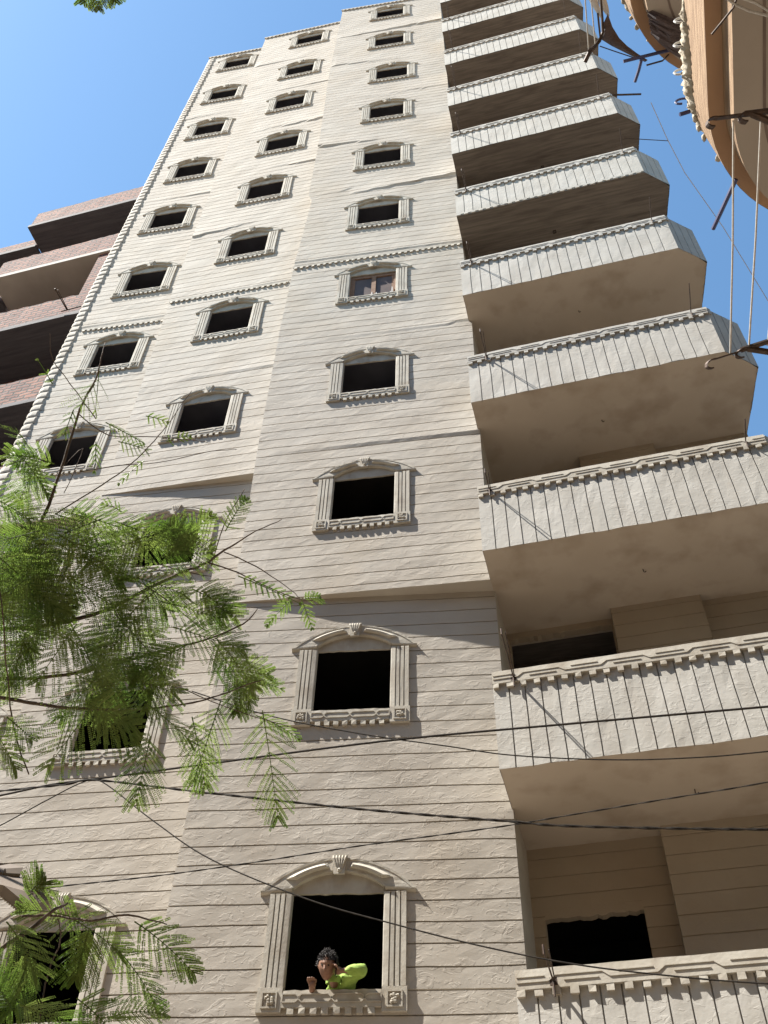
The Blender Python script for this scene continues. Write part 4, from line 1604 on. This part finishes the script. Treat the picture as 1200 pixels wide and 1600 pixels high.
# ================================================================== PERSON in the lowest window
def skin_mesh(name, nodes, edges, sub=2, root=0):
    me = bpy.data.meshes.new(name)
    me.from_pydata([n[0] for n in nodes], edges, [])
    o = bpy.data.objects.new(name, me)
    COL.objects.link(o)
    md = o.modifiers.new('skin', 'SKIN')
    for i, n in enumerate(nodes):
        r_ = n[1]
        me.skin_vertices[0].data[i].radius = r_ if isinstance(r_, tuple) else (r_, r_)
    me.skin_vertices[0].data[root].use_root = True
    s = o.modifiers.new('sub', 'SUBSURF')
    s.levels = sub
    s.render_levels = sub
    return o


def bake(objs, voxel=None):
    """evaluated meshes of objs joined into one bmesh-ready mesh"""
    dg = bpy.context.evaluated_depsgraph_get()
    dg.update()
    V, F_ = [], []
    for o in objs:
        ev = o.evaluated_get(dg)
        me = ev.to_mesh()
        k = len(V)
        V += [o.matrix_world @ v.co for v in me.vertices]
        F_ += [tuple(k + q for q in p.vertices) for p in me.polygons]
        ev.to_mesh_clear()
    for o in objs:
        bpy.data.objects.remove(o)
    return V, F_


def remesh(name, V, F_, voxel, material, parent, origin):
    me = bpy.data.meshes.new(name + '_src')
    me.from_pydata([tuple(v) for v in V], [], F_)
    o = bpy.data.objects.new(name + '_src', me)
    COL.objects.link(o)
    md = o.modifiers.new('r', 'REMESH')
    md.mode = 'VOXEL'
    md.voxel_size = voxel
    sm = o.modifiers.new('s', 'SMOOTH')
    sm.iterations = 2
    dg = bpy.context.evaluated_depsgraph_get()
    dg.update()
    ev = o.evaluated_get(dg)
    m2 = ev.to_mesh()
    mb = MB()
    mb.v = [v.co.copy() for v in m2.vertices]
    mb.f = [tuple(p.vertices) for p in m2.polygons]
    ev.to_mesh_clear()
    bpy.data.objects.remove(o)
    return mb.build(name, material, parent, smooth=True, origin=origin, fix=False)


# key points (world)
HC_ = on_y(511, 1510, -0.05)           # head centre
SH_L = Vector((-1.83, 0.20, 3.02))
SH_R = on_y(553, 1522, 0.10)
EL_R = on_y(571, 1515, -0.03)
HD_R = on_y(529, 1517, -0.075)
HD_L = on_y(488, 1538, 0.0)
EL_L = Vector((-2.0, 0.22, 2.93))
chest = on_y(527, 1545, 0.22)
hip = Vector((-1.62, 0.75, 2.55))
neck = on_y(521, 1531, 0.09)
jo = skin_mesh('j', [(hip, (.15, .12)), ((hip + chest) / 2, (.15, .12)), (chest, (.13, .10)), (neck + Vector((.01, .04, -.035)), .068),
                     (SH_R, .062), (SH_R.lerp(EL_R, .5), .060), (EL_R, .056), (EL_R.lerp(HD_R, .45), .052), (EL_R.lerp(HD_R, .78), .034),
                     (SH_L, .06), (EL_L, .045), (EL_L.lerp(HD_L, .6), .033)],
               [(0, 1), (1, 2), (2, 3), (2, 4), (4, 5), (5, 6), (6, 7), (7, 8), (2, 9), (9, 10), (10, 11)], 3)
V, F_ = bake([jo])
for v in V:
    q = .005 * ns(v.x * 30, v.y * 30, v.z * 30) + .012 * ns(v.x * 14 + v.z * 22, v.y * 14, v.z * 30)
    v += Vector((q, q, q))
PERS_O = Vector((-1.62, .6, 1.95))
# body (skin): head with face, neck, hands
look = (CAM - HC_).normalized()
look = (look + Vector((-.20, 0, .0))).normalized()
upv = Vector((.12, -.30, 1)).normalized()
sdv = look.cross(upv).normalized()          # towards the person's right?  picture-left is -x
sdv = upv.cross(look).normalized()
upv = look.cross(sdv).normalized()
if sdv.x < 0:
    sdv = -sdv


def hp(x, y, z):
    """head coordinates: x to picture right, y up, z forward (face)"""
    return HC_ + sdv * x + upv * y + look * z


hd = MB()
NU, NV = 28, 22
rows_ = []
for a in range(NV + 1):
    th = math.pi * a / NV
    row = []
    for b in range(NU + 1):
        ph = 2 * math.pi * b / NU
        x = math.sin(th) * math.sin(ph)
        z = math.sin(th) * math.cos(ph)
        y_ = math.cos(th)
        sx, sy, sz = .073, .112, .092
        jaw = 1 - .30 * max(0, -y_) ** 1.3
        px, py, pz = x * sx * jaw, y_ * sy, z * sz * (1 - .12 * max(0, -y_))
        if z > 0:
            # eye sockets, nose, brow, mouth, chin
            f = 0
            for ex in (-.028, .028):
                f -= .012 * math.exp(-((px - ex) ** 2 + (py - .012) ** 2) / .00022)
            f += .006 * math.exp(-((py - .032) ** 2) / .00012) * math.exp(-(px ** 2) / .0018)
            f += .024 * math.exp(-(px ** 2) / .00013) * math.exp(-((py + .018) ** 2) / .00045)
            f += .008 * math.exp(-(px ** 2) / .0005) * math.exp(-((py + .055) ** 2) / .00016)
            f -= .004 * math.exp(-(px ** 2) / .0007) * math.exp(-((py + .056) ** 2) / .000012)
            f += .010 * math.exp(-(px ** 2) / .0006) * math.exp(-((py + .092) ** 2) / .0003)
            pz += f
        row.append(tuple(hp(px, py, pz)))
    rows_.append(row)
hd.grid(rows_)
for sx in (-1, 1):
    hd.ball(hp(.074 * sx, .002, -.005), (.012, .02, .028), 8, 6)
for H_, E_, rr_ in ((HD_L, EL_L, .024), (HD_R, EL_R, .021)):
    hd.ball(H_, (.034, .026, .034), 12, 8)
    hd.tube([H_, H_.lerp(E_, .1), H_.lerp(E_, .35)], [rr_ * 1.1, rr_, rr_ * 1.15], 10)
ob = skin_mesh('n', [(hp(0, -.02, -.04), .05), (hp(0.01, -.05, -.075), .05), (neck, .042), (chest + Vector((0, .04, -.05)), .05),
                     (SH_R, .035), (EL_R, .03), (HD_R.lerp(EL_R, .18), .022), (HD_R, .030),
                     (SH_L, .035), (EL_L, .03), (HD_L.lerp(EL_L, .2), .027), (HD_L, .034)],
               [(0, 1), (1, 2), (2, 3), (3, 4), (4, 5), (5, 6), (6, 7), (3, 8), (8, 9), (9, 10), (10, 11)], 2, 2)


def fingers(base, fwd, across, curl, n=4, L=.07):
    obs = []
    for k in range(n):
        b0 = base + across * (.018 * (k - 1.5)) + fwd * .012
        ln = L * (.85, 1, .95, .75)[k]
        d1 = (fwd + curl * .2).normalized()
        d2 = (fwd * .6 + curl * .8).normalized()
        d3 = (curl + fwd * .1).normalized()
        p1 = b0 + d1 * ln * .45
        p2 = p1 + d2 * ln * .33
        p3 = p2 + d3 * ln * .25
        obs.append(skin_mesh('f', [(b0, .0095), (p1, .0092), (p2, .0085), (p3, .0072)], [(0, 1), (1, 2), (2, 3)], 1))
    t0 = base - across * .028
    obs.append(skin_mesh('t', [(t0, .012), (t0 - across * .018 + fwd * .022, .0105), (t0 - across * .016 + fwd * .045 + curl * .012, .0085)], [(0, 1), (1, 2)], 1))
    return obs


fo = fingers(HD_R, (upv * .9 - sdv * .25 + look * .15).normalized(), (look * .9 + sdv * .2).normalized() * 1.0, (-sdv).normalized(), 4, .075)
fo += fingers(HD_L, Vector((.15, -.25, .9)).normalized(), Vector((.8, .5, -.1)).normalized(), Vector((.3, -.9, .0)).normalized(), 4, .055)
V2, F2 = bake([ob] + fo)
k = len(V2)
V2 += hd.v
F2 += [tuple(k + q for q in f) for f in hd.f]
PERSON = remesh('person', V2, F2, .0045, M_SKIN, None, PERS_O)
tag(PERSON, 'person in a lime green top leaning out of a window on the phone', 'person')
# clothing
jm = MB()
jm.v = [Vector(v) for v in V]
jm.f = F_
for v in jm.v:
    a_ = math.sin((v.x * 1.0 + v.z * 1.6 + .3 * v.y) * 95 + 3 * ns(v.x * 12, v.y * 12, v.z * 12))
    v += Vector((0, -1, .4)) * (.0045 * (abs(a_) ** .5 - .6))
jm.build('lime_top', M_LIME, PERSON, smooth=True)
# collar
cl = MB()
ring_ = []
for k in range(17):
    a = 2 * math.pi * k / 16
    c = neck + Vector((0, .0, .012))
    ring_.append([tuple(c + Vector((math.cos(a) * .066, math.sin(a) * .06, -.045 + .01 * math.sin(a)))), tuple(c + Vector((math.cos(a) * .070, math.sin(a) * .066, 0))), tuple(c + Vector((math.cos(a) * .062, math.sin(a) * .056, .012)))])
cl.grid(ring_)
cl.build('collar', M_LIME, PERSON, smooth=True)
# hair: cap plus many short tufts
random.seed(9)
hr = MB()
rows_ = []
for a in range(10):
    th = R(100) * a / 9
    rows_.append([])
    for b in range(29):
        ph = 2 * math.pi * b / 28
        x = math.sin(th) * math.sin(ph)
        z = math.sin(th) * math.cos(ph)
        y_ = math.cos(th)
        if z > 0.2 and y_ < .45:
            y_ = .45 + (y_ - .45) * .15
        rows_[-1].append(tuple(hp(x * .083, y_ * .120 + .008, z * .093 - .012)))
hr.grid(rows_)
for _ in range(520):
    th = R(98) * math.sqrt(random.random())
    ph = random.uniform(0, 2 * math.pi)
    x, z, y_ = math.sin(th) * math.sin(ph), math.sin(th) * math.cos(ph), math.cos(th)
    if z > 0.3 and y_ < .42:
        continue
    p0 = hp(x * .078, y_ * .115 + .006, z * .09 - .012)
    d = (sdv * x + upv * (y_ + .25) + look * z + Vector((random.uniform(-.5, .5), random.uniform(-.5, .5), random.uniform(-.3, .5)))).normalized()
    L = random.uniform(.016, .034)
    hr.tube([p0, p0 + d * L * .6, p0 + d * L + Vector((random.uniform(-.006, .006), 0, random.uniform(-.004, .006)))], [.0045, .0035, .001], 4)
hr.build('hair', M_HAIR, PERSON, smooth=True)
ey = MB()
for ex in (-.028, .028):
    ey.ball(hp(ex, .012, .078), (.010, .010, .006), 8, 6)
ey.build('eyes', M_HAIR, PERSON, smooth=True)
# phone
ph = MB()
pc = HD_R.lerp(hp(.074, -.01, .02), .45) + upv * .02
A1 = (upv * .95 + look * -.25).normalized()
A2 = (look * .9 + upv * .25).normalized()
A2 = (A2 - A1 * A2.dot(A1)).normalized()
A3 = A1.cross(A2)
pp_ = [pc + A1 * sx * .074 + A2 * sy * .036 - A3 * .004 for sx, sy in ((-1, -.85), (-.94, -1), (.94, -1), (1, -.85), (1, .85), (.94, 1), (-.94, 1), (-1, .85))]
ph.prism(pp_, A3 * .008)
tag(ph.build('phone', M_PHONE), 'black mobile phone held to the ear of the person in the window', 'phone')

for o in bpy.data.objects:
    if '_w' in o.keys():
        del o['_w']
